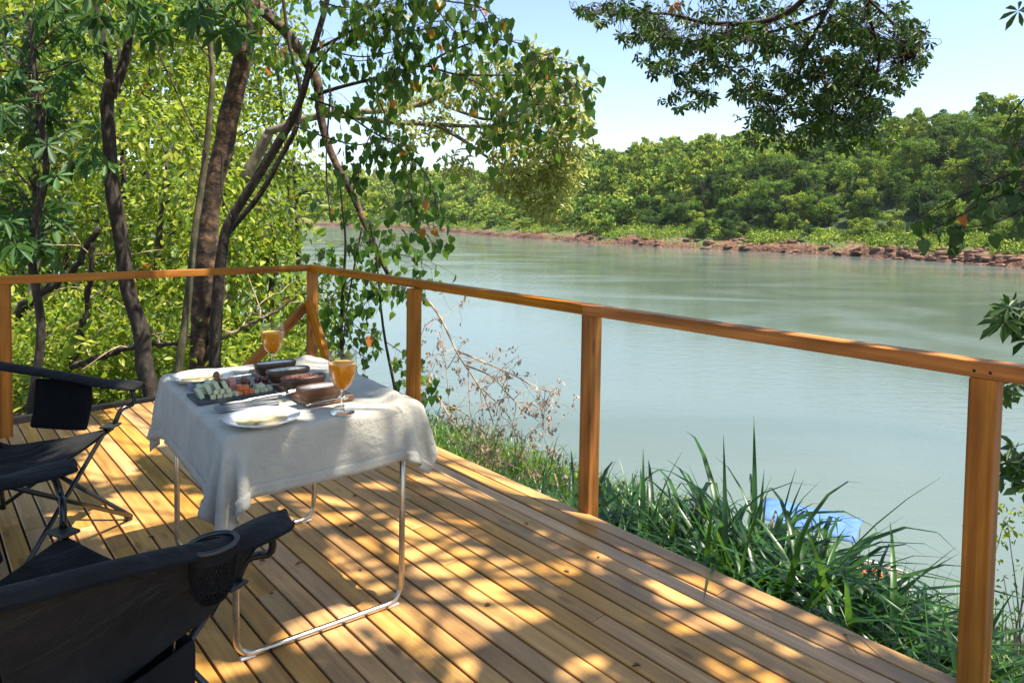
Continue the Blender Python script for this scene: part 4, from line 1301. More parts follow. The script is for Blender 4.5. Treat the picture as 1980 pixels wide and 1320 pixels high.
def camp_chair(loc, rz, label):
    t = empty("camp_chair", loc, rz, label, 'chair', 'folding camp chairs')
    SF, SB_, ZF, ZBk = .325, .27, .43, .36          # seat half widths and heights
    yF, yB = .25, -.20
    AX, AZF, AZB = .43, .615, .70
    # seat
    fr = spline([(-SF, yF, ZF), (-.15, yF + .005, ZF - .028), (0, yF + .01, ZF - .038), (.15, yF + .005, ZF - .028), (SF, yF, ZF)], 21)
    bk = spline([(-SB_, yB, ZBk), (0, yB - .02, ZBk - .03), (SB_, yB, ZBk)], 21)
    G_ = coons(fr, bk, 16, .035, fold=.004, seed=1)
    cloth_part("seat", [G_], M['fabric'], t)
    # backrest leaning back
    b0 = spline([(-SB_, yB, ZBk), (0, yB - .06, ZBk), (SB_, yB, ZBk)], 19)
    b1 = spline([(-.36, yB - .25, .90), (0, yB - .30, .87), (.36, yB - .25, .90)], 19)
    cloth_part("backrest", [coons(b0, b1, 16, .05, (0, -1, 0), .004, 2)], M['fabric'], t)
    # arms: a padded strap from the back upright to the rounded front tip
    for s in (-1, 1):
        n = 22
        ctr = spline([(s * .36, yB - .19, AZB + .02), (s * .405, -.02, AZB - .045), (s * AX, .14, AZF + .005), (s * AX, .25, AZF), (s * (AX - .005), .345, AZF - .004)], n)
        wid = np.interp(np.linspace(0, 1, n), [0, .4, .72, .88, .96, 1], [.040, .040, .062, .062, .045, .012])
        G_ = np.zeros((7, n, 3))
        for k in range(7):
            f = (k / 6 - .5) * 2
            G_[k] = ctr + np.array([s * 1.0, 0, 0]) * (wid * f)[:, None]
            G_[k, :, 2] -= .022 * f * f + .012 * (f * s > 0) * 0
        arm = cloth_part("armrest", [G_], M['fabric'], t, .006)
        loop = np.vstack([G_[0], G_[1:6, -1], G_[6][::-1]])
        mb = MB(); mb.tube(loop, .0035, 6, True); mb.build("edge_binding", M['fabric_dk'], arm, True)
    # right side panel from arm down to the seat edge
    n = 18
    top = spline([(.385, yB - .14, AZB + .0), (.42, -.02, AZB - .06), (.445, .14, AZF - .012), (.452, .265, AZF - .02)], n)
    bot = spline([(.30, yB - .04, ZBk - .03), (.325, -.05, ZBk - .005), (.345, .06, ZF - .045), (.352, .175, ZF - .03)], n)
    cloth_part("side_panel", [coons(top, bot, 12, .03, (-1, 0, 0), .005, 5)], M['fabric'], t)
    mb = MB(); mb.tube(np.array([bot[-1] * f + top[-1] * (1 - f) + np.array([-.03 * 4 * f * (1 - f) * .35, 0, 0]) for f in np.linspace(0, 1, 10)]), .004, 6, True); mb.build("edge_binding", M['fabric_dk'], t, True)
    # left side pocket
    top = spline([(-.40, -.14, AZB - .075), (-.425, .0, AZF - .0), (-.43, .10, AZF - .03)], n)
    bot = spline([(-.36, -.14, .41), (-.37, .0, .40), (-.37, .11, .40)], n)
    cloth_part("side_pocket", [coons(top, bot, 10, .025, (-1, 0, 0), .004, 6)], M['fabric_dk'], t, .03)
    # storage pouch hanging below the right side of the seat
    n = 12
    po = []
    for xo in (.30, .365):
        a_ = spline([(xo, -.17, .375), (xo, -.03, .375), (xo, .115, .385)], n)
        b_ = spline([(xo - .01, -.16, .09), (xo + .01, -.03, .07), (xo - .01, .105, .09)], n)
        po.append(coons(a_, b_, 8, .02, (1 if xo > .33 else -1, 0, 0), .006, 9))
    sides = [np.stack([po[0][:, j], po[1][:, j]], 1) for j in (0, -1)] + [np.stack([po[0][-1], po[1][-1]], 0)]
    cloth_part("storage_pouch", po + sides, M['fabric_dk'], t, .003)
    # cup holder on the right arm: ring, mesh and base
    cx_, cy_ = .432, .105
    tilt = .018
    mb = MB()
    ring = [(cx_ + .047 * math.cos(a), cy_ + .057 * math.sin(a), AZF + .010 - .0 * math.sin(a)) for a in np.linspace(0, 2 * math.pi, 33)]
    mb.tube(ring, .0065, 8, False)
    hold = mb.build("cup_holder", M['black_plastic'], t, True)
    mb = MB()
    nr, nh = 34, 13
    rad = lambda z: np.interp(z, [0, .03, .10, .13], [.024, .042, .046, .045])
    for k in range(nr):
        for d in (-1, 1):
            pts = []
            for j in range(nh):
                z = .13 * j / (nh - 1)
                a = 2 * math.pi * (k / nr + d * j * .5 / nr)
                pts.append((cx_ + rad(z) * math.cos(a), cy_ + rad(z) * 1.2 * math.sin(a), AZF - .122 + z))
            mb.tube(pts, .0011, 3, False)
    mb.lathe([(.001, 0), (.024, 0)], 18, (cx_, cy_, AZF - .122), 1, 1.2)
    mb.lathe([(.0475, 0), (.0475, .022)], 28, (cx_, cy_, AZF - .020), 1, 1.2)
    net = mb.build("mesh_net", M['fabric_dk'], hold, True)
    # frame tubes
    def tube(name, pts, r_=.0095, par=t, m='black_tube', n=14):
        mb = MB(); mb.tube(spline(pts, n) if len(pts) > 2 else pts, r_, 10)
        return mb.build(name, M[m], par, True)
    for s in (-1, 1):
        tube("arm_post", [(s * AX, .255, AZF - .012), (s * (AX + .002), .290, AZF - .045), (s * (AX - .01), .300, AZF - .10), (s * (SF + .045), .275, ZF + .07), (s * (SF + .02), yF + .01, ZF + .012)], .0105)
        mb = MB(); mb.box(s * (SF + .005), yF + .0, ZF + .008, .075, .055, .012, 0, .003); mb.build("corner_bracket", M['black_plastic'], t)
        tube("back_post", [(s * .30, yB - .02, ZBk - .30), (s * .31, yB - .07, .45), (s * .355, yB - .25, .91)])
        mb = MB(); mb.lathe([(.001, 0), (.016, 0), (.018, .02), (.011, .03)], 12, (s * .36, yF + .06, .0)); mb.build("foot", M['black_plastic'], t)
        mb = MB(); mb.lathe([(.001, 0), (.016, 0), (.018, .02), (.011, .03)], 12, (s * .33, yB - .12, .0)); mb.build("foot", M['black_plastic'], t)
    # crossed legs on all four sides
    f1, f2, r1, r2 = (-.36, yF + .06, .02), (.36, yF + .06, .02), (-.33, yB - .12, .02), (.33, yB - .12, .02)
    sfl, sfr, sbl, sbr = (-SF, yF, ZF), (SF, yF, ZF), (-SB_, yB, ZBk), (SB_, yB, ZBk)
    for A_, B_ in ((f1, sfr), (f2, sfl), (r1, sbr), (r2, sbl), (f1, sbl), (r1, sfl), (f2, sbr), (r2, sfr)):
        A_, B_ = np.array(A_), np.array(B_)
        o_ = np.array([0, .012 if A_[0] < 0 else -.012, 0])
        tube("leg", [tuple(A_ + o_), tuple(B_ + o_)])
    return t
camp_chair((-1.115, 1.645, 0), R(-24.3), 'black canvas camp chair with mesh cup holder, nearest at the front of the table')
camp_chair((-2.03, 2.715, 0), R(-92), 'black canvas camp chair at the left end of the table, facing right')

# ------------------------------------------------------------------ boat below the bank
M['hull'] = plain('white_hull_paint', (.72, .70, .66), .35)
M['canvas_blue'] = noise_mat('blue_awning', [(.3, (.05, .12, .33)), (.7, (.08, .18, .42))], (3, 3, 3), 5, .7)
M['bench'] = wood_mat('boat_bench_wood', (.2, .12, .06), (.3, .19, .1), (.4, .27, .15))
M['vest'] = plain('orange_vest', (.75, .13, .03), .7)
M['motor'] = plain('outboard_grey', (.05, .06, .08), .35)
bpos = at(1592, 1092, z=WATER_Z + .3)
BS = .72
boat = empty("motor_boat", (bpos[0], bpos[1], WATER_Z), R(-33), 'white boat with a blue awning moored below the grass', 'boat')
boat.scale = (BS, BS, BS)
mb = MB()
st_ = []
for k, (x, hw, zb, zt) in enumerate([(-2.4, .72, -.15, .55), (-1.2, .85, -.2, .55), (0, .88, -.2, .56), (1.2, .74, -.18, .62), (2.0, .42, -.1, .72), (2.45, .05, .1, .80)]):
    st_.append([(x, -hw, zt), (x, -hw * .9, zb + .18), (x, -hw * .45, zb), (x, hw * .45, zb), (x, hw * .9, zb + .18), (x, hw, zt),
                (x, hw * .9, zt), (x, hw * .8, zb + .3), (x, -hw * .8, zb + .3), (x, -hw * .9, zt)])
for i in range(5):
    V = st_[i] + st_[i + 1]; n = 10
    mb.add(V, [(k, (k + 1) % n, (k + 1) % n + n, k + n) for k in range(n)])
mb.add(st_[0], [tuple(range(10))])
mb.build("hull", M['hull'], boat)
for x in (-1.4, -.2, .9):
    mb = MB(); mb.box(x, 0, .38, .28, 1.35, .04, 0, .01); mb.build("bench", M['bench'], boat)
mb = MB()
xs, ys = np.linspace(-1.9, 1.0, 12), np.linspace(-.95, .95, 9)
Xg, Yg = np.meshgrid(xs, ys, indexing='ij')
mb.grid(np.stack([Xg, Yg, 1.78 + .16 * (1 - (Yg / .95) ** 2) + .03 * np.cos(Xg * 4.3)], -1))
o = mb.build("awning", M['canvas_blue'], boat, True)
q = o.modifiers.new("thickness", 'SOLIDIFY'); q.thickness = .02
for x in (-1.8, .9):
    for y in (-.82, .82):
        mb = MB(); mb.tube([(x, y, .5), (x, y * 1.05, 1.8)], .018, 8); mb.build("awning_pole", M['steel'], boat)
mb = MB(); mb.box(-2.55, 0, .75, .32, .28, .42, 0, .06); mb.box(-2.6, 0, .2, .12, .1, .8, 0, .02); mb.build("outboard_motor", M['motor'], boat)
lv = empty("life_vest", (0, 0, 0), 0, 'orange life vest lying in the white boat', 'life vest')
c_ = Matrix.Translation((bpos[0], bpos[1], WATER_Z)) @ Matrix.Rotation(R(-33), 4, 'Z') @ (Vector((1.45, -.1, .45)) * BS)
lv.location = c_; lv.rotation_euler = (0, 0, R(20))
for s in (-1, 1):
    mb = MB(); mb.box(s * .13, 0, .06, .2, .48, .10, 0, .03); mb.build("float_panel", M['vest'], lv)
mb = MB(); mb.box(0, .2, .07, .3, .12, .11, 0, .03); mb.build("collar", M['vest'], lv)

# ------------------------------------------------------------------ near trees
HEART, OVATE, PALM7, PALM5 = tmpl_heart(), tmpl_ovate(.26, .06, .14), tmpl_palmate(7, .15), tmpl_palmate(5, .19, R(200), .3, 3)

def tree_root(name, base, label, group=None):
    return empty(name, tuple(base), 0, label, 'tree', group)
def add_part(mb, name, m, root, smooth=True):
    l = np.array(root.location)
    V = np.array(mb.v) - l
    mb.v = [tuple(p) for p in V]
    return mb.build(name, m, root, smooth)
def rad_taper(n, r0_, r1_): return np.linspace(r0_, r1_, n)

def walk(start, d, length, n=7, wob=.35, drop=0.0):
    """a wandering twig"""
    P = [np.array(start, float)]
    d = np.array(d, float) / np.linalg.norm(d)
    for k in range(n):
        d = d + rng.normal(size=3) * wob / n ** .5 + np.array([0, 0, -drop / n])
        d /= np.linalg.norm(d)
        P.append(P[-1] + d * length / n)
    return np.array(P)

# --- heart-leaved tree with drooping branches in front of the corner
def heart_foliage(paths, per_m, size, side=.10, hang=.10):
    P, D, Nn, S, tw = [], [], [], [], []
    for path in paths:
        L_ = np.linalg.norm(np.diff(path, axis=0), axis=1).sum()
        n = max(2, int(L_ * per_m))
        t = np.sort(rng.uniform(.04, 1, n))
        idx = t * (len(path) - 1); i = np.minimum(idx.astype(int), len(path) - 2); f = (idx - i)[:, None]
        base = path[i] * (1 - f) + path[i + 1] * f
        off = rng.normal(size=(n, 3)) * np.array([side, side, side * .6]); off[:, 2] -= np.abs(rng.normal(size=n)) * hang
        p = base + off
        d = np.stack([rng.normal(size=n) * .35, rng.normal(size=n) * .35, -np.ones(n)], 1)
        P.append(p); D.append(d); S.append(rng.uniform(.7, 1.15, n) * size)
        nn = rng.normal(size=(n, 3)); nn[:, 2] = np.abs(nn[:, 2]) * .6; nn[:, 1] -= .5
        Nn.append(nn)
        for k in range(0, n):
            tw.append((base[k], p[k]))
    return np.vstack(P), np.vstack(D), np.vstack(Nn), np.concatenate(S), tw

def petioles(mb, tw, r_=.0016):
    for a, c in tw:
        m_ = (a + c) / 2 + np.array([0, 0, .02])
        mb.tube([a, m_, c], r_, 3, False)

t4 = [(415, 690), (420, 600), (425, 520), (440, 440), (480, 370), (530, 290), (565, 230), (590, 165), (605, 100), (625, 30), (640, -30)]
main = pxpath(t4, 6.3, 5.9, 40)
base = main[0].copy(); base[2] = ground_z(base[0], base[1])
root = tree_root("heart_leaved_tree", base, 'slanting tree with heart-shaped leaves on long arching branches over the rail corner')
mb = MB()
mb.tube(np.vstack([base - (0, 0, .2), main]), np.concatenate([[.07], rad_taper(len(main), .054, .020)]), 10, True, .08)
second = pxpath([(440, 450), (500, 380), (545, 300), (575, 240), (580, 170), (560, 90), (545, -20)], 6.35, 6.2, 24)
mb.tube(second, rad_taper(24, .030, .014), 8, True, .06)
add_part(mb, "trunk", M['bark_dark'], root)
br = [([(602, 186), (660, 168), (712, 155), (763, 142), (822, 127), (881, 144), (1009, 146), (1085, 148), (1110, 170)], 6.1, 5.2, .018),
      ([(822, 127), (865, 102), (932, 78), (988, 80), (1030, 100), (1050, 130)], 5.8, 5.2, .010),
      ([(598, 190), (660, 215), (720, 255), (780, 290), (825, 340), (845, 400), (850, 430)], 6.1, 5.5, .012),
      ([(605, 100), (680, 60), (760, 20), (850, -20)], 6.0, 5.4, .014),
      ([(592, 160), (640, 90), (700, 20), (740, -40)], 6.0, 5.6, .012),
      ([(760, -20), (850, 0), (930, 15), (985, 55)], 5.5, 5.2, .009),
      ([(560, 240), (620, 262), (690, 280), (760, 268), (800, 300)], 6.2, 5.8, .010),
      ([(700, 150), (730, 190), (750, 240), (760, 290)], 5.9, 5.6, .007),
      ([(881, 144), (930, 165), (960, 200), (970, 250)], 5.5, 5.3, .006),
      ([(1009, 146), (1040, 190), (1050, 220)], 5.3, 5.2, .005),
      ([(640, 100), (700, 110), (760, 100), (800, 80)], 6.0, 5.5, .007),
      ([(800, 310), (790, 360), (810, 420), (800, 450)], 5.7, 5.5, .006),
      ([(470, -20), (520, 60), (560, 120)], 6.3, 6.1, .007),
      ([(730, 230), (700, 300), (690, 350)], 5.9, 5.8, .006),
      ([(640, -40), (700, 40), (780, 60), (860, 50)], 5.6, 5.3, .007), ([(820, -30), (860, 40), (900, 90), (905, 150)], 5.4, 5.2, .006), ([(900, -30), (940, 40), (960, 90)], 5.3, 5.2, .006),
      ([(560, -40), (640, 10), (720, 10), (800, -10)], 5.7, 5.4, .006), ([(1030, 140), (1060, 110), (1080, 90)], 5.3, 5.2, .004), ([(1009, 146), (1030, 190), (1015, 240)], 5.3, 5.2, .004), ([(700, -40), (760, 20), (770, 90), (760, 150)], 5.6, 5.5, .006)]
mb = MB(); paths = []
for pts, y0, y1, r_ in br:
    p = pxpath(pts, y0, y1, 22); paths.append(p)
    mb.tube(p, rad_taper(22, r_, .003), 6, False, .05)
for p in list(paths):
    for k in range(3):
        i = rng.integers(6, 21)
        tw_ = walk(p[i], (rng.normal() * .9, rng.normal() * .5, -.15), rng.uniform(.15, .38), 6, .5, .5)
        paths.append(tw_); mb.tube(tw_, rad_taper(len(tw_), .004, .0015), 4, False)
P, D, Nn, S, tw = heart_foliage(paths, 31, .083, .10, .06)
petioles(mb, tw)
add_part(mb, "branch", M['bark_dark'], root)
l = np.array(root.location)
leaf_parts(root, HEART, 'heart', M['leaf_heart'], P - l, D, Nn, S, tints(len(P), .03), 300, order=np.argsort(-S))

# --- young heart-leaved saplings just beyond the corner of the rail
def sapling(name, stems, extra, per_m, size, label, lmat, bark, Yr, T=HEART, key='heart', most=200, grp=None, side=.10):
    paths = []
    mb = MB()
    first = None
    for pts, r_ in stems:
        p = pxpath(pts, Yr[0], Yr[1], 22)
        if first is None: first = p
        mb.tube(p, rad_taper(22, r_, r_ * .35), 7, False, .08)
    base = first[0].copy()
    root = tree_root(name, base, label, grp)
    add_part(mb, "trunk", bark, root)
    mb = MB()
    for pts, r_ in extra:
        p = pxpath(pts, Yr[0], Yr[1], 18); paths.append(p)
        mb.tube(p, rad_taper(18, r_, .002), 5, False)
        for k in range(2):
            i = rng.integers(4, 17)
            tw_ = walk(p[i], (rng.normal() * .7, rng.normal() * .5, -.1), rng.uniform(.15, .4), 5, .5, .4)
            paths.append(tw_); mb.tube(tw_, rad_taper(len(tw_), .003, .0012), 3, False)
    P, D, Nn, S, tw = heart_foliage(paths, per_m, size, side, .05)
    petioles(mb, tw)
    add_part(mb, "branch", bark, root)
    leaf_parts(root, T, key, lmat, P - np.array(root.location), D, Nn, S, tints(len(P), .03, 0.1, .95), most, order=np.argsort(-S))
    return root
sapling("heart_leaved_sapling",
        [([(668, 860), (664, 760), (660, 640), (663, 560), (668, 470), (662, 400), (655, 330)], .022), ([(780, 860), (765, 760), (745, 660), (735, 580), (728, 500), (715, 430)], .018)],
        [([(664, 640), (690, 610), (720, 570), (760, 560)], .006), ([(735, 580), (770, 560), (800, 545), (840, 545)], .005), ([(728, 500), (760, 490), (800, 500), (835, 520)], .006),
         ([(663, 560), (690, 530), (720, 540), (740, 570)], .006), ([(664, 660), (650, 620), (640, 590), (650, 560)], .005), ([(745, 660), (775, 680), (800, 700), (835, 720)], .005),
         ([(760, 740), (790, 735), (825, 745), (850, 780)], .005), ([(715, 430), (740, 450), (770, 470)], .005), ([(668, 480), (700, 460), (740, 470)], .006), ([(664, 600), (700, 640), (740, 640)], .005),
         ([(660, 660), (690, 680), (720, 700)], .004), ([(663, 520), (630, 500), (610, 480)], .005), ([(660, 400), (690, 410), (720, 440)], .005)],
        26, .088, 'thin double-stemmed sapling with heart-shaped leaves right behind the rail corner', M['leaf_heart'], M['bark_dark'], (7.0, 6.6), most=220)

# --- dark forked tree left of the table
def px_tree(name, label, trunk_paths, bark, leaf_fn=None):
    p0 = pxpath(trunk_paths[0][0], trunk_paths[0][1], trunk_paths[0][2], 36)
    base = p0[0].copy(); base[2] = ground_z(base[0], base[1])
    root = tree_root(name, base, label)
    mb = MB()
    for k, (pts, y0, y1, ra, rb) in enumerate(trunk_paths):
        p = pxpath(pts, y0, y1, 36)
        wv = spline(rng.normal(size=(9, 3)) * ra * .15, 36) * np.minimum(1, np.arange(36) / 5)[:, None]
        p = p + wv
        rad = rad_taper(36, ra, rb)
        if k == 0:
            p = np.vstack([base - (0, 0, .2), p]); rad = np.concatenate([[ra * 1.25], rad])
        mb.tube(p, rad, 12, True, .10)
    add_part(mb, "trunk", bark, root)
    return root
def cluster_leaves(root, centers, nper, T, m, size, name="crown", orange=.01, lo=.0, hi=.95, flat=.75, up=.35, twigs=None):
    """leaf clumps round the given centres (point, radius)"""
    P, D, Nn, S, tt = [], [], [], [], []
    for c, r_ in centers:
        n = int(nper * (r_ / .5) ** 2)
        d = unit(n)
        rad = r_ * rng.uniform(.15, 1, n) ** .45
        p = c + d * rad[:, None] * np.array([1, 1, flat])
        nn = d * .6 + rng.normal(size=(n, 3)) * .55 + np.array([0, 0, up])
        dd = d * .5 + rng.normal(size=(n, 3)) * .6 + np.array([0, 0, -.55])
        P.append(p); D.append(dd); Nn.append(nn); S.append(rng.uniform(.65, 1.25, n) * size)
        tt.append(np.clip(tints(n, orange, lo, hi) + rng.normal() * .09, 0, 2))
    P, D, Nn, S, tt = map(np.concatenate, (P, D, Nn, S, tt))
    P = P - np.array(root.location)
    o = link_mesh(name, leaves_mesh(name, T, P, D, Nn, S, tt), m, root)
    return o
def limbs_to(mb, src, centers, r_=.02):
    """thin limbs from a source path to the clump centres"""
    for c, rr_ in centers:
        i = int(np.argmin(np.linalg.norm(src - c, axis=1) + np.maximum(0, src[:, 2] - c[2]) * .8))
        a = src[i]
        m_ = a * .5 + c * .5 + np.array([0, 0, .12]) * np.linalg.norm(c - a) + rng.normal(size=3) * .1
        p = spline([a, m_, c], 9)
        mb.tube(p, rad_taper(9, r_, .004), 5, False, .1)
        for q in range(4):
            tw_ = walk(c * .6 + m_ * .4, rng.normal(size=3), rr_ * .9, 5, .6)
            mb.tube(tw_, rad_taper(6, .005, .0015), 3, False)

forked = px_tree("forked_tree", 'dark bare trunk that forks high up, left of the table behind the rail',
        [([(297, 790), (288, 720), (268, 640), (247, 560), (230, 460), (222, 380), (215, 280), (213, 200), (222, 160)], 6.0, 5.9, .072, .050),
         ([(218, 190), (212, 130), (200, 90), (188, 30), (178, -60)], 5.9, 5.8, .036, .026),
         ([(220, 175), (238, 130), (248, 80), (253, 20), (262, -60)], 5.9, 6.0, .042, .03)], M['bark_dark'])
cs = [(at(x, y, Y=yy), r_) for x, y, yy, r_ in ((120, -60, 5.6, .6), (270, -50, 5.4, .55), (380, -40, 6.2, .5), (200, 20, 6.6, .4), (330, 40, 6.4, .35))]
cluster_leaves(forked, cs, 85, OVATE, M['leaf_heart'], .12)
big = px_tree("leaning_tree", 'thick leaning tree with reddish upper bark and a limb arching down to the right',
        [([(380, 780), (383, 720), (390, 600), (400, 480), (412, 380), (428, 290), (440, 230), (462, 155), (478, 80), (487, 10), (492, -40)], 6.7, 6.6, .115, .072),
         ([(488, 5), (525, 35), (565, 75), (597, 125), (617, 170), (625, 240), (645, 305), (678, 365), (703, 425), (725, 480), (748, 530)], 6.6, 6.9, .058, .022),
         ([(405, 690), (415, 630), (428, 560), (430, 500)], 6.62, 6.65, .05, .03)], M['bark_red'])
cs = [(at(x, y, Y=yy), r_) for x, y, yy, r_ in ((560, -60, 6.8, .5), (430, -70, 7.0, .5), (690, 380, 7.2, .3), (730, 540, 7.0, .25))]
cluster_leaves(big, cs, 130, OVATE, M['leaf_sun'], .11)
thin = px_tree("slender_tree", 'slender pale stemmed tree rising just left of the thick leaning trunk',
        [([(340, 760), (347, 700), (358, 620), (366, 540), (378, 440), (394, 335), (404, 240), (411, 150), (403, 60), (405, -40)], 6.3, 6.2, .038, .020)], M['bark_olive'])
src = pxpath([(404, 240), (411, 150), (403, 60), (405, -40)], 6.25, 6.2, 12)
cs = [(at(x, y, Y=yy), r_) for x, y, yy, r_ in ((330, 110, 6.4, .34), (300, 60, 6.5, .3), (455, 40, 6.5, .25))]
for c_ in cs:
    mb = MB(); limbs_to(mb, src, [c_], .010); add_part(mb, "branch", M['bark_pale'], thin)
cluster_leaves(thin, cs, 150, OVATE, M['leaf_sun'], .11)

# --- pale leaved tree reaching over the water
pb = [([(430, 620), (445, 480), (470, 370), (517, 256)], 10.6, 10.2, .12, .075),
      ([(517, 256), (585, 233), (640, 220), (754, 212), (822, 199), (880, 170), (940, 150)], 10.2, 9.6, .06, .022),
      ([(640, 220), (740, 235), (814, 237), (881, 244), (960, 244), (1040, 230)], 10.0, 9.6, .045, .018),
      ([(800, 237), (848, 246), (900, 275), (941, 301), (1000, 330)], 9.8, 9.6, .035, .015),
      ([(860, 205), (940, 230), (1000, 210), (1060, 190)], 9.7, 9.5, .025, .01)]
pale = px_tree("pale_leaved_tree", 'pale yellow-green tree stretching long tan branches out over the river', pb, M['bark_pale'])
src = np.vstack([pxpath(p_[0], p_[1], p_[2], 20) for p_ in pb[1:]])
cs = []
for x, y, r_ in ((900, 170, .40), (960, 140, .38), (1010, 190, .5), (1060, 150, .42), (1090, 210, .42), (1040, 250, .5), (1100, 270, .35), (1000, 290, .45), (1060, 320, .48), (1090, 330, .34), (1040, 370, .42), (1060, 400, .30), (1075, 350, .35), (980, 350, .28), (930, 260, .3),
                 (850, 240, .3), (790, 260, .28), (1120, 170, .25), (1115, 235, .25), (830, 180, .3), (760, 190, .3), (1040, 110, .28), (880, 320, .25)):
    cs.append((at(x, y, Y=rng.uniform(9.2, 10.1)), r_))
mb = MB(); limbs_to(mb, src, cs, .016); add_part(mb, "branch", M['bark_pale'], pale)
cluster_leaves(pale, cs, 400, tmpl_ovate(.2, .05, .2), M['leaf_pale'], .12, orange=.012, up=.2)

# --- palmate-leaved small tree at the far left
stem = pxpath([(60, 780), (80, 640), (60, 480), (90, 330), (70, 180), (60, 40)], 5.3, 5.2, 24)
base = stem[0].copy(); base[2] = ground_z(base[0], base[1])
root = tree_root("palmate_tree", base, 'small tree with big hand-shaped dark leaves at the far left')
mb = MB(); mb.tube(np.vstack([base, stem]), rad_taper(25, .035, .015), 8, False, .08); add_part(mb, "trunk", M['bark_dark'], root)
P, D, Nn, S = [], [], [], []
mb = MB()
for k in range(105):
    x, y = rng.uniform(-60, 215), rng.uniform(30, 500)
    if x > 130 and y > 330: continue
    p = at(x, y, Y=rng.uniform(4.9, 6.2))
    i = int(np.argmin(np.linalg.norm(stem - (p + np.array([0, 0, -.2])), axis=1)))
    mb.tube(spline([stem[i], (stem[i] + p) / 2 + np.array([0, 0, .08]), p], 6), rad_taper(6, .005, .002), 4, False)
    P.append(p); D.append((rng.normal() * .6 + .2, rng.normal() * .6 - .2, -.45)); Nn.append((rng.normal() * .35, rng.normal() * .35 - .25, 1)); S.append(rng.uniform(.13, .21))
for k in range(46):
    x, y = rng.uniform(60, 480), rng.uniform(-20, 70)
    p = at(x, y, Y=rng.uniform(4.9, 5.8))
    P.append(p); D.append((rng.normal() * .6, rng.normal() * .6, -.6)); Nn.append((rng.normal() * .4, rng.normal() * .4 - .3, 1)); S.append(rng.uniform(.12, .18))
    q = p + np.array([rng.normal() * .2, 0, .5]); mb.tube(spline([q, (q + p) / 2 + rng.normal(size=3) * .03, p], 6), .003, 4, False)
add_part(mb, "branch", M['bark_dark'], root)
leaf_parts(root, PALM7, 'palm7', M['leaf_palmate'], np.array(P) - np.array(root.location), np.array(D, float), np.array(Nn, float), np.array(S), tints(len(P), 0), 300)

# --- leafy background trees on the left
bg = [  # px, py of crown middle, distance, spread px (x, y), number of clumps, label
    (60, 250, 9.5, 190, 330, 30, 'leafy sunlit tree filling the far left edge behind the hand-shaped leaves'),
    (230, 330, 11.0, 160, 340, 30, 'leafy sunlit tree seen between the far left edge and the forked trunk'),
    (330, 480, 9.0, 110, 220, 20, 'leafy green tree between the forked trunk and the slender pale stem'),
    (300, 120, 12.5, 140, 180, 18, 'tall yellow-green tree behind the forked trunk'),
    (520, 560, 9.5, 110, 170, 20, 'bright green bushy tree behind the far juice glass'),
    (560, 420, 11.5, 80, 130, 12, 'bright leafy tree between the slanting trunk and the river'),
    (140, 560, 10.0, 160, 160, 22, 'low leafy tree behind the left rail near the first post'),
    (540, 110, 13.0, 60, 130, 9, 'airy yellow-green tree seen through the fork of the leaning trunk'),
    (470, 250, 12.0, 90, 220, 15, 'leafy sunlit tree right behind the thick leaning trunk')]
for k, (x, y, Y_, sx, sy, nc, lab) in enumerate(bg):
    b0_ = at(x, 800, Y=Y_)
    gz = ground_z(b0_[0], b0_[1])
    root = tree_root("leafy_tree", (b0_[0], b0_[1], gz), lab, 'leafy trees behind the left rail')
    top = at(x + rng.uniform(-20, 20), y - sy * .8, Y=Y_)
    stem = spline([(b0_[0], b0_[1], gz - .1), (b0_[0] + rng.normal() * .15, b0_[1], (gz + top[2]) * .4), tuple(top)], 16)
    mb = MB(); mb.tube(stem, rad_taper(16, .075, .02), 8, True, .1); add_part(mb, "trunk", M['bark_dark'], root)
    cs = []
    for q in range(nc):
        a = rng.uniform(0, 6.28); rr_ = math.sqrt(rng.random())
        cs.append((at(x + math.cos(a) * rr_ * sx, y + math.sin(a) * rr_ * sy, Y=Y_ + rng.uniform(-.9, .9)), rng.uniform(.38, .72)))
    mb = MB(); limbs_to(mb, stem, cs, .018); add_part(mb, "branch", M['bark_dark'], root)
    cluster_leaves(root, cs, 105, OVATE, M['leaf_sun'], .115, orange=.008, lo=.0 if k % 2 else .08, hi=.95)

# --- thin crooked stems and fallen limbs behind the left rail
crooked = [([(10, 640), (60, 580), (110, 545), (150, 510), (190, 440)], 7.2, .06, 'crooked dark limb leaning behind the first rail post'),
           ([(130, 770), (145, 690), (165, 610), (175, 540), (180, 470)], 7.0, .045, 'short crooked stem rising behind the rear chair'),
           ([(140, 705), (200, 690), (255, 672), (330, 665), (370, 650)], 6.6, .035, 'low horizontal limb crossing behind the forked trunk'),
           ([(40, 760), (70, 690), (85, 640), (60, 560), (80, 480)], 7.4, .03, 'twisted pale stem near the first rail post'),
           ([(415, 660), (470, 630), (530, 605), (575, 570)], 6.9, .022, 'thin branch reaching right towards the rail corner')]
for pts, Y_, r_, lab in crooked:
    p = pxpath(pts, Y_, Y_ - .2, 26)
    p[1:-1] += rng.normal(size=(24, 3)) * .012
    root = empty("crooked_stem", tuple(p[0]), 0, lab, 'branch', 'crooked stems behind the left rail')
    mb = MB(); mb.tube(p, rad_taper(26, r_, r_ * .45), 8, True, .15)
    add_part(mb, "limb", M['bark_dark'] if r_ > .031 else M['bark_pale'], root)
    mb = MB()
    for k in range(6):
        i = rng.integers(4, 25)
        tw_ = walk(p[i], (rng.normal(), rng.normal() * .5, .4 + rng.random()), rng.uniform(.4, 1.0), 7, .6)
        mb.tube(tw_, rad_taper(8, .008, .002), 4, False)
    add_part(mb, "twig", M['twig_dry'] , root)

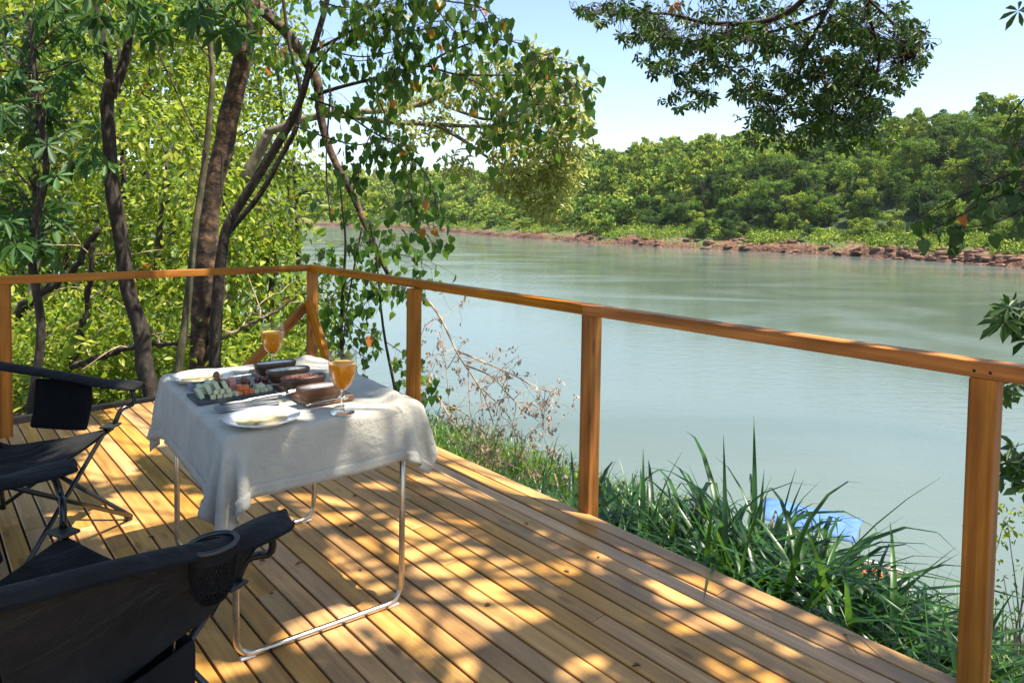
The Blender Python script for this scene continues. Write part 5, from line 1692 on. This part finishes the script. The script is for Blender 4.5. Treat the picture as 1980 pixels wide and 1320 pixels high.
# --- hanging lianas between the left trees
for k, (x0, y0, x1, y1, Y_) in enumerate(((270, 20, 400, 300, 6.0), (430, 300, 447, 420, 6.1), (700, 440, 660, 700, 6.8), (640, 170, 640, 430, 6.2), (60, 130, 5, 60, 5.2), (0, 137, 160, 115, 5.3), (300, 60, 480, 100, 6.5))):
    p = pxpath([(x0, y0), ((x0 + x1) / 2 + rng.uniform(-15, 15), (y0 + y1) / 2 + 15), (x1, y1)], Y_, Y_, 16)
    mb = MB(); mb.tube(p, rad_taper(16, .010, .006), 5, False, .1)
    o = mb.build("liana", M['bark_dark'], None, True)
    prop(o, ['thin woody vine sloping between the forked trunk and the slender pale stem', 'short thin vine in front of the thick leaning trunk', 'thin vine hanging down past the rail corner', 'thin vine hanging beside the arching limb of the leaning tree',
             'short dark vine in the top left corner', 'thin vine running level through the hand-shaped leaves', 'thin vine in the treetop left of the leaning trunk'][k], 'vine', 'lianas among the left trees')

# --- undergrowth on the ground to the left
P, D, Nn, S = [], [], [], []
for k in range(1500):
    x = rng.uniform(-40, 640); Y_ = rng.uniform(6.6, 12)
    q = at(x, 700, Y=Y_)
    s_ = out_dist(q[0], q[1])
    if (q[0] - corner[0]) * -ll_[1] + (q[1] - corner[1]) * ll_[0] > -.25 and False: continue
    gz = ground_z(q[0], q[1])
    n = 22
    hgt = rng.uniform(.15, 1.0)
    d = unit(n)
    p = np.array([q[0], q[1], gz + hgt * .6]) + d * np.array([.25, .25, hgt * .5])
    P.append(p); Nn.append(rng.normal(size=(n, 3)) * .6 + np.array([0, -.2, .8])); D.append(d * .6 + rng.normal(size=(n, 3)) * .5); S.append(rng.uniform(.05, .12, n))
P, D, Nn, S = map(np.concatenate, (P, D, Nn, S))
o = link_mesh("undergrowth", leaves_mesh("undergrowth", OVATE, P, D, Nn, S, rng.uniform(.25, 1, len(P))), M['leaf_sun'])
prop(o, kind='stuff')

# --- thicket far behind on the left so the wood closes
P, D, Nn, S = [], [], [], []
for k in range(520):
    x = rng.uniform(-350, 560); Y_ = rng.uniform(14, 24)
    y = rng.uniform(-120, 640)
    if x > 480 and y < 430: continue
    c = at(x, y, Y=Y_)
    n = 60
    d = unit(n)
    P.append(c + d * rng.uniform(.6, 1.1)); Nn.append(d + rng.normal(size=(n, 3)) * .5 + np.array([0, 0, .3])); D.append(rng.normal(size=(n, 3))); S.append(rng.uniform(.16, .30, n))
P, D, Nn, S = map(np.concatenate, (P, D, Nn, S))
o = link_mesh("thicket", leaves_mesh("thicket", OVATE, P, D, Nn, S, rng.uniform(.2, 1, len(P))), M['leaf_sun'])
prop(o, kind='stuff')

# --- dry twiggy shrub beside the deck
stems = [([(800, 900), (808, 760), (812, 640), (815, 576), (849, 610), (880, 674), (898, 705), (933, 758), (955, 822)], .013),
         ([(883, 678), (948, 705), (997, 727), (1042, 750), (1080, 761)], .007), ([(898, 705), (950, 728), (990, 770), (1020, 800), (1060, 810)], .006),
         ([(845, 765), (880, 820), (930, 870), (990, 900)], .008), ([(860, 780), (900, 800), (950, 850), (1000, 880)], .006), ([(905, 720), (910, 800), (925, 860), (950, 900)], .005),
         ([(850, 640), (858, 680), (865, 740), (870, 850)], .004), ([(920, 740), (980, 800), (1000, 850), (1010, 890)], .005)]
p0 = pxpath(stems[0][0], 5.0, 4.9, 40)
root = empty("dry_shrub", (p0[0][0], p0[0][1], ground_z(p0[0][0], p0[0][1])), 0, 'dead leafless shrub with pinkish dry seed tufts at the deck edge', 'shrub')
mb = MB(); tips = []
allp = []
for pts, r_ in stems:
    p = pxpath(pts, 5.0, 4.8, 30); allp.append(p)
    mb.tube(p, rad_taper(30, r_, r_ * .3), 6, False, .1)
for p in allp:
    for k in range(9):
        i = rng.integers(10, 30)
        tw_ = walk(p[i], (rng.normal() * .8 + .2, rng.normal() * .4, rng.normal() * .6 - .15), rng.uniform(.2, .5), 7, .55, .5)
        mb.tube(tw_, rad_taper(8, .003, .001), 4, False); tips.append(tw_[-1]); tips.append(tw_[5])
        for q in range(3):
            t2 = walk(tw_[rng.integers(2, 7)], rng.normal(size=3), rng.uniform(.08, .2), 5, .6, .5)
            mb.tube(t2, .0011, 3, False); tips.append(t2[-1])
add_part(mb, "stem", M['twig_dry'], root)
P, D, Nn, S = [], [], [], []
for c in tips:
    n = 5 if rng.random() < .5 else 1
    P.append(c + rng.normal(size=(n, 3)) * .015); D.append(np.array([0, 0, -1]) + rng.normal(size=(n, 3)) * .5); Nn.append(rng.normal(size=(n, 3))); S.append(rng.uniform(.015, .045, n))
P, D, Nn, S = map(np.concatenate, (P, D, Nn, S))
o = link_mesh("seed_tuft", leaves_mesh("seed_tuft", OVATE, P - np.array(root.location), D, Nn, S, rng.random(len(P))), M['dry_seed'], root); o['kind'] = 'stuff'

# ------------------------------------------------------------------ tall grass along the deck edge
def blades(specs_, nseg=6):
    """specs: base point, direction angle, length, width, lean, tint -> arched tapering blades"""
    V, Q, T_ = [], [], []
    off = 0
    for (bp, az, Ln, wd, lean, bend, tt) in specs_:
        h = np.array([math.cos(az), math.sin(az), 0]); sd = np.array([-math.sin(az), math.cos(az), 0])
        th = lean
        p = np.array(bp, float)
        st = Ln / nseg
        for k in range(nseg + 1):
            f = k / nseg
            w_ = wd * (0.55 + .9 * f if f < .35 else (1 - ((f - .35) / .65) ** 1.6) * .87 + .0) * .5
            w_ = max(w_, .0008)
            nrm = np.array([h[0] * -math.cos(th), h[1] * -math.cos(th), math.sin(th)])
            V += [p - sd * w_ + nrm * w_ * .35, p, p + sd * w_ + nrm * w_ * .35]
            p = p + (h * math.sin(th) + np.array([0, 0, math.cos(th)])) * st
            th += bend / nseg * (0.4 + 1.2 * f)
        for k in range(nseg):
            a = off + k * 3
            Q += [(a, a + 1, a + 4, a + 3), (a + 1, a + 2, a + 5, a + 4)]
        off += (nseg + 1) * 3
        T_ += [tt] * ((nseg + 1) * 3)
    return np.array(V), np.array(Q), np.array(T_)
clumps = [(1500, 1000, 1.3, .9, 30), (1580, 1000, 1.2, .8, 30), (1660, 1000, 1.3, .8, 30), (1740, 1000, 1.2, .7, 28), (1800, 1000, 1.0, .7, 28), (1400, 1000, 1.2, .7, 28), (1300, 1000, 1.1, .65, 26), (1020, 930, .5, .55, 18), (1065, 960, .35, .65, 20), (1100, 960, .55, .7, 20), (1175, 980, .35, .85, 26), (1215, 985, .55, .80, 24), (1270, 1010, .4, .80, 26), (1330, 1040, .5, .85, 26), (1390, 1060, .45, .85, 26), (1440, 1030, .45, 1.15, 34),
          (1480, 1050, .55, 1.15, 34), (1530, 1060, .5, 1.10, 34), (1580, 1090, .45, 1.05, 32), (1620, 1100, .5, 1.0, 30), (1680, 1140, .45, .95, 30), (1740, 1170, .4, .85, 28), (1790, 1210, .4, .8, 26), (1830, 1240, .35, .75, 24), (1955, 1270, .35, .7, 22), (1990, 1230, .6, .8, 22)]
for k, (x, y, so_, top, n) in enumerate(clumps):
    # base on the slope at outward distance so_ from the deck edge, on the line of sight column x
    dx = at(x, 900, Y=1.0)[0]
    Yb = (s_edge + so_ + .10) / (dx * bn[0] + bn[1])
    X_ = dx * Yb
    gz = float(ground_z(X_, Yb))
    root = empty("grass_clump", (X_, Yb, gz), 0, 'tall clump of dark green broad-bladed grass growing along the deck edge', 'grass', 'tall grass clumps along the deck edge')
    sp_ = []
    for j in range(int(n * 4.2)):
        az = rng.uniform(0, 6.28)
        Ln = rng.uniform(.55, 1.05) * (top * .95 + .16) * (1.0 if x < 1400 else 1.03)
        sp_.append(((rng.normal() * .16, rng.normal() * .16, -.03), az, Ln, rng.uniform(.020, .050), abs(rng.normal()) * .34 + .08, rng.uniform(1.9, 4.0) if rng.random() < .95 else rng.uniform(.5, 1.0), rng.uniform(.0, .6) if rng.random() > .06 else 1.5))
    sp_ = [(q[0], q[1], q[2] * .75, q[3] * .35, q[4], q[5], q[6]) if q[6] > 1 else q for q in sp_]   # dead blades are thin and short
    V, Q, T_ = blades(sp_, 7)
    o = link_mesh("blade", np_mesh("blade", V, Q, T_), M['grass'], root); o['kind'] = 'stuff'
# lower bright grass and weeds over the whole slope
sp_ = []
for k in range(9500):
    s_ = 8.5 * rng.random() ** 1.5 + .1; tt = rng.uniform(-2.5, 9.0)
    p = bn * (s_edge + s_) + bd * tt
    gz = float(ground_z(p[0], p[1]))
    if gz < WATER_Z + .1: continue
    X_, Y_, dz = proj((p[0], p[1], gz))
    if dz < .5 or X_ < 780 or X_ > 2200: continue
    az = rng.uniform(0, 6.28)
    sp_.append(((p[0], p[1], gz - .03), az, rng.uniform(.25, .75), rng.uniform(.010, .028), abs(rng.normal()) * .3, rng.uniform(.2, 2.2), rng.uniform(.3, .95) if rng.random() > .06 else 1.5))
V, Q, T_ = blades(sp_, 5)
o = link_mesh("bank_grass", np_mesh("bank_grass", V, Q, T_), M['grass']); prop(o, kind='stuff')
P, D, Nn, S = [], [], [], []
for k in range(6000):
    s_ = 9.5 * rng.random() ** 1.3 + .2; tt = rng.uniform(-2.5, 9.0)
    p = bn * (s_edge + s_) + bd * tt
    gz = float(ground_z(p[0], p[1]))
    if gz < WATER_Z + .1: continue
    n = 12
    P.append(np.array([p[0], p[1], gz + .12]) + rng.normal(size=(n, 3)) * np.array([.14, .14, .09])); D.append(unit(n)); Nn.append(rng.normal(size=(n, 3)) * .5 + np.array([0, 0, .9])); S.append(rng.uniform(.03, .085, n))
P, D, Nn, S = map(np.concatenate, (P, D, Nn, S))
o = link_mesh("bank_weeds", leaves_mesh("bank_weeds", OVATE, P, D, Nn, S, rng.uniform(.3, 1, len(P))), M['leaf_sun']); prop(o, kind='stuff')

# bright shrub to the right of the nearest post
b0_ = at(1965, 1150, Y=3.3); gz = float(ground_z(b0_[0], b0_[1]))
root = empty("leafy_shrub", (b0_[0], b0_[1], gz), 0, 'bright small-leaved shrub to the right of the nearest post', 'shrub')
mb = MB(); cs = []
for k in range(14):
    c = at(rng.uniform(1915, 2060), rng.uniform(880, 1250), Y=rng.uniform(3.4, 4.2))
    p = spline([(b0_[0] + rng.normal() * .1, b0_[1] + rng.normal() * .1, gz), ((b0_[0] + c[0]) / 2 + rng.normal() * .06, (b0_[1] + c[1]) / 2, (gz + c[2]) * .5), tuple(c)], 10)
    mb.tube(p, rad_taper(10, .007, .002), 5, False); cs.append((c, rng.uniform(.10, .2)))
add_part(mb, "stem", M['bark_pale'], root)
cluster_leaves(root, cs, 420, OVATE, M['leaf_sun'], .036, "foliage", 0, .4, .95)['kind'] = 'stuff'

# ------------------------------------------------------------------ right-hand tree: dark leaves entering the picture at the right edge
tr_base = np.array([3.55, 3.1, 0.0]); tr_base[2] = ground_z(tr_base[0], tr_base[1])
root = tree_root("shade_tree", tr_base, 'shaded tree whose dark heart-leaved branches enter at the right edge')
trunk = spline([tuple(tr_base), (3.5, 3.15, .6), (3.62, 3.2, 2.0), (3.7, 3.3, 3.4)], 20)
mb = MB(); mb.tube(trunk, rad_taper(20, .09, .04), 10, True, .1); add_part(mb, "trunk", M['bark_dark'], root)
rb = [([(2150, 330), (2040, 320), (1960, 335), (1880, 370), (1820, 400), (1770, 430)], 3.5, .010), ([(2150, 420), (2020, 360), (1930, 380), (1850, 420), (1790, 450)], 3.5, .008),
      ([(2100, 150), (2010, 170), (1960, 215), (1935, 260)], 3.4, .006), ([(2120, 250), (1990, 260), (1950, 300)], 3.4, .005), ([(2050, 340), (1950, 420), (1860, 440), (1800, 430)], 3.6, .005), ([(2000, 350), (1930, 350), (1870, 320), (1840, 330)], 3.5, .005)]
mb = MB(); paths = []
for pts, Y_, r_ in rb:
    p = pxpath(pts, Y_, Y_ + .15, 18); paths.append(p); mb.tube(p, rad_taper(18, r_, .002), 5, False)
    i = int(np.argmin(np.linalg.norm(trunk - p[0], axis=1))); mb.tube(spline([trunk[i], (trunk[i] + p[0]) / 2 + np.array([0, 0, .03]), p[0]], 6), r_, 5, False)
P, D, Nn, S, tw = heart_foliage(paths[:], 28, .068, .07, .04)
petioles(mb, tw)
P2, D2, N2, S2 = [], [], [], []
for x0, y0, x1, y1, n in ((1925, 575, 1990, 660, 9), (1900, 735, 1990, 770, 6), (1935, 850, 2000, 940, 10), (1950, 20, 1975, 30, 1)):
    for k in range(n):
        p = at(rng.uniform(x0, x1), rng.uniform(y0, y1), Y=rng.uniform(2.9, 3.3)); q = trunk[int(np.argmin(np.abs(trunk[:, 2] - p[2] - .15)))]
        mb.tube(spline([q, (p + q) / 2 + np.array([0, 0, .10]), p], 8), rad_taper(8, .007, .002), 4, False)
        P2.append(p); D2.append((-.5 + rng.normal() * .4, rng.normal() * .3, -.7)); N2.append((rng.normal() * .4, -.5, .8)); S2.append(rng.uniform(.07, .12))
add_part(mb, "branch", M['bark_dark'], root)
l = np.array(root.location)
cs = [(trunk[-1] + np.array([rng.normal() * .55 + .3, rng.normal() * .6, rng.uniform(-.1, 1.3)]), rng.uniform(.35, .55)) for k in range(9)]
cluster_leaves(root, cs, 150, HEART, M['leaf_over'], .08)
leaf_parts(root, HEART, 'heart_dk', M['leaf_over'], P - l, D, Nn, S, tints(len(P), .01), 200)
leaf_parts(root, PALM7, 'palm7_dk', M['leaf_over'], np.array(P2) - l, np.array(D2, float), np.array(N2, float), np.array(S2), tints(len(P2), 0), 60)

# ------------------------------------------------------------------ overhanging tree: limb at the top right, and the crown that shades the deck
ob = np.array([4.6, 0.6, 0.0]); ob[2] = ground_z(ob[0], ob[1])
over = tree_root("overhanging_tree", ob, 'large tree whose dark leafy limb hangs into the sky at the top right')
trunk = spline([tuple(ob), (4.5, .7, 1.0), (4.2, 1.0, 3.0), (3.6, 1.6, 4.6), (2.6, 2.2, 5.6), (1.2, 2.6, 6.1)], 30)
mb = MB(); mb.tube(trunk, rad_taper(30, .24, .08), 12, True, .1); add_part(mb, "trunk", M['bark_dark'], over)
mb = MB()
limbs = [([(1640, -120), (1553, 0), (1478, 42), (1366, 44), (1291, 27), (1189, 27), (1105, 18)], 5.2, 6.2, .030),
         ([(1660, -120), (1600, 20), (1560, 90), (1540, 160), (1500, 220)], 5.4, 6.0, .020),
         ([(1680, -120), (1680, 20), (1700, 110), (1680, 190), (1660, 250)], 5.4, 6.0, .018),
         ([(1500, 35), (1420, 90), (1340, 130), (1310, 180)], 5.8, 6.2, .012), ([(1600, 20), (1500, 60), (1420, 60), (1300, 90)], 5.4, 6.2, .014), ([(1680, 0), (1740, 60), (1770, 110)], 5.4, 5.8, .012),
         ([(1560, 90), (1600, 180), (1620, 250)], 5.6, 6.0, .010)]
lim = []
for pts, y0, y1, r_ in limbs:
    p = pxpath(pts, y0, y1, 24); lim.append(p)
    mb.tube(p, rad_taper(24, r_, .004), 7, False, .06)
    if pts[0][1] < -50:
        mb.tube(spline([trunk[22], (trunk[22] + p[0]) / 2 + np.array([0, 0, .25]), p[0]], 12), rad_taper(12, r_ * 1.5, r_), 7, False)
lim = np.vstack(lim)
P, D, Nn, S = [], [], [], []
reg = [(1450, 40, 250, 60, 130), (1530, 120, 210, 80, 210), (1560, 200, 150, 60, 130), (1330, 110, 100, 50, 55), (1690, 90, 90, 110, 120), (1650, 200, 75, 70, 70), (1330, 190, 55, 20, 16), (1180, 25, 70, 25, 26), (1255, 60, 60, 40, 34), (1560, 255, 130, 40, 40), (1760, 90, 40, 60, 16), (1700, 250, 40, 40, 14)]
for x, y, rx, ry, n in reg:
    k = 0
    while k < n * 2.7:
        a = rng.uniform(0, 6.28); q = math.sqrt(rng.random())
        X_, Y_ = x + math.cos(a) * q * rx, y + math.sin(a) * q * ry
        # sky shows through ragged gaps
        if hash_noise(X_ / 26.0, Y_ / 22.0) < -.42: 
            k += 1; continue
        p = at(X_, Y_, Y=rng.uniform(5.3, 6.9))
        P.append(p); D.append((rng.normal() * .6, rng.normal() * .6, -.75)); Nn.append((rng.normal() * .5, rng.normal() * .5, 1)); S.append(rng.uniform(.052, .088)); k += 1
P = np.array(P)
for k in range(0, len(P)):
    if k % 2: continue
    i = int(np.argmin(np.linalg.norm(lim - P[k], axis=1) + rng.random() * .2))
    a = lim[i]
    mb.tube(spline([a, (a + P[k]) / 2 + rng.normal(size=3) * .06 + np.array([0, 0, .05]), P[k]], 6), rad_taper(6, .004, .0015), 3, False)
add_part(mb, "branch", M['bark_dark'], over)
l = np.array(over.location)
S = np.array(S)
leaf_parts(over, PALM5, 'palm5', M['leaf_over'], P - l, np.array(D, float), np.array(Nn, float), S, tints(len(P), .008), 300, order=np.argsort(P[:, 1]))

# crown above the deck, with the gaps that let the sun through
LIT = [  # photo px ellipses where sun reaches the deck
    (880, 950, 62, 26), (855, 1015, 60, 38), (945, 1108, 75, 28), (870, 1185, 70, 42), (850, 1275, 55, 38), (1140, 1295, 65, 22), (1325, 1105, 48, 42), (1350, 1195, 62, 34),
    (960, 905, 60, 12), (1010, 975, 55, 14), (1150, 1015, 60, 16), (1210, 1065, 40, 12), (1420, 1305, 50, 16), (230, 852, 60, 14), (340, 985, 42, 26), (228, 985, 22, 16), (430, 1300, 60, 22),
    (690, 1165, 26, 20), (670, 1215, 55, 13), (772, 1085, 16, 26), (640, 985, 80, 22), (540, 965, 40, 18), (280, 800, 40, 14), (880, 870, 40, 10), (1500, 1165, 40, 10), (990, 1180, 30, 16), (1085, 1100, 22, 12), (760, 955, 40, 16), (1580, 1250, 40, 12), (200, 910, 30, 14), (120, 1020, 40, 14)]
LIT_T = [(760, 800, 70, 30), (810, 770, 40, 25), (500, 805, 40, 12), (640, 700, 30, 8), (590, 775, 25, 8), (380, 725, 16, 6)]
NC = 50000
zz = rng.uniform(3.9, 6.6, NC)
kx, ky = sun_dir[0] / sun_dir[2], sun_dir[1] / sun_dir[2]
gx_, gy_ = rng.uniform(-3.6, 2.5, NC), rng.uniform(0.6, 5.7, NC)
Pc = np.stack([gx_ + kx * zz, gy_ + ky * zz, zz], 1)
keep = np.ones(NC, bool)
sh_d = np.stack([gx_, gy_, np.zeros(NC)], 1)
X_, Y_, dz = proj(sh_d)
for cx_, cy_, rx, ry in LIT:
    keep &= ~(((X_ - cx_) / (rx + 54)) ** 2 + ((Y_ - cy_) / (ry + 22)) ** 2 < 1.0)
sh_t = np.stack([Pc[:, 0] - kx * (zz - TZ), Pc[:, 1] - ky * (zz - TZ), np.full(NC, TZ)], 1)
X_, Y_, dz = proj(sh_t)
for cx_, cy_, rx, ry in LIT_T:
    keep &= ~(((X_ - cx_) / (rx + 54)) ** 2 + ((Y_ - cy_) / (ry + 22)) ** 2 < 1.0)
X_, Y_, dz = proj(Pc)
keep &= ~((dz > .1) & (X_ > -120) & (X_ < 2100) & (Y_ > -140) & (Y_ < 1400))
# beyond the deck edge the bank lies in the sun
so_ = out_dist(gx_, gy_)
keep &= ~((so_ > -.12) & (rng.random(NC) < .92))
Pc = Pc[keep]
n = len(Pc)
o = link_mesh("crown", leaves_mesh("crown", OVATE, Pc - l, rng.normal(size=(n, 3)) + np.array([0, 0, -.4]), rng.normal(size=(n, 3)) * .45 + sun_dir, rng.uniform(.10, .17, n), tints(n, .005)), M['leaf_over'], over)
o['kind'] = 'stuff'
mb = MB()
for k in range(60):
    c = Pc[rng.integers(0, n)]
    i = rng.integers(16, 30)
    mb.tube(spline([trunk[i], (trunk[i] + c) / 2 + rng.normal(size=3) * .15 + np.array([0, 0, .2]), c], 10), rad_taper(10, .025, .006), 5, False)
add_part(mb, "limb", M['bark_dark'], over)

# ------------------------------------------------------------------ a few fallen leaves on the deck
M['dead_leaf'] = noise_mat('dead_leaf', [(.3, (.14, .07, .03)), (.7, (.30, .17, .07))], (30, 30, 30), 4, .8, randomise=.3)
for k, (x, y) in enumerate(((512, 1088), (586, 1090), (686, 1018), (700, 1105), (1013, 1012), (1090, 1102), (690, 960), (530, 1150), (285, 1040), (1160, 1080), (950, 1172), (1240, 1290))):
    p = at(x, y, z=0)
    me = np_mesh("fallen_leaf", OVATE[0] * np.array([1, 1, 2.0]), OVATE[1]); me.materials.append(M['dead_leaf'])
    o = bpy.data.objects.new("fallen_leaf", me); C.objects.link(o)
    o.location = (p[0], p[1], .006); o.rotation_euler = (rng.uniform(-.1, .1), rng.uniform(-.1, .1), rng.uniform(0, 6.28)); s = rng.uniform(.018, .035); o.scale = (s, s, s)
    prop(o, 'tiny dry brown leaf fallen on the deck boards', 'leaf', 'fallen leaves on the deck')
# thin air over the river, far hills fade a little
m_h = bpy.data.materials.new("air"); m_h.use_nodes = True
nh_ = m_h.node_tree.nodes; nh_.remove(nh_["Principled BSDF"])
pv = nh_.new("ShaderNodeVolumePrincipled"); pv.inputs["Color"].default_value = (.86, .93, 1.0, 1); pv.inputs["Density"].default_value = .00006; pv.inputs["Anisotropy"].default_value = .2
m_h.node_tree.links.new(pv.outputs[0], nh_["Material Output"].inputs["Volume"])
mb = MB(); mb.box(-300, 1050, 37, 4200, 2900, 110); hz = mb.build("haze", m_h); prop(hz, kind='stuff')
print("objects", len(C.objects), "far", len(far_pts))
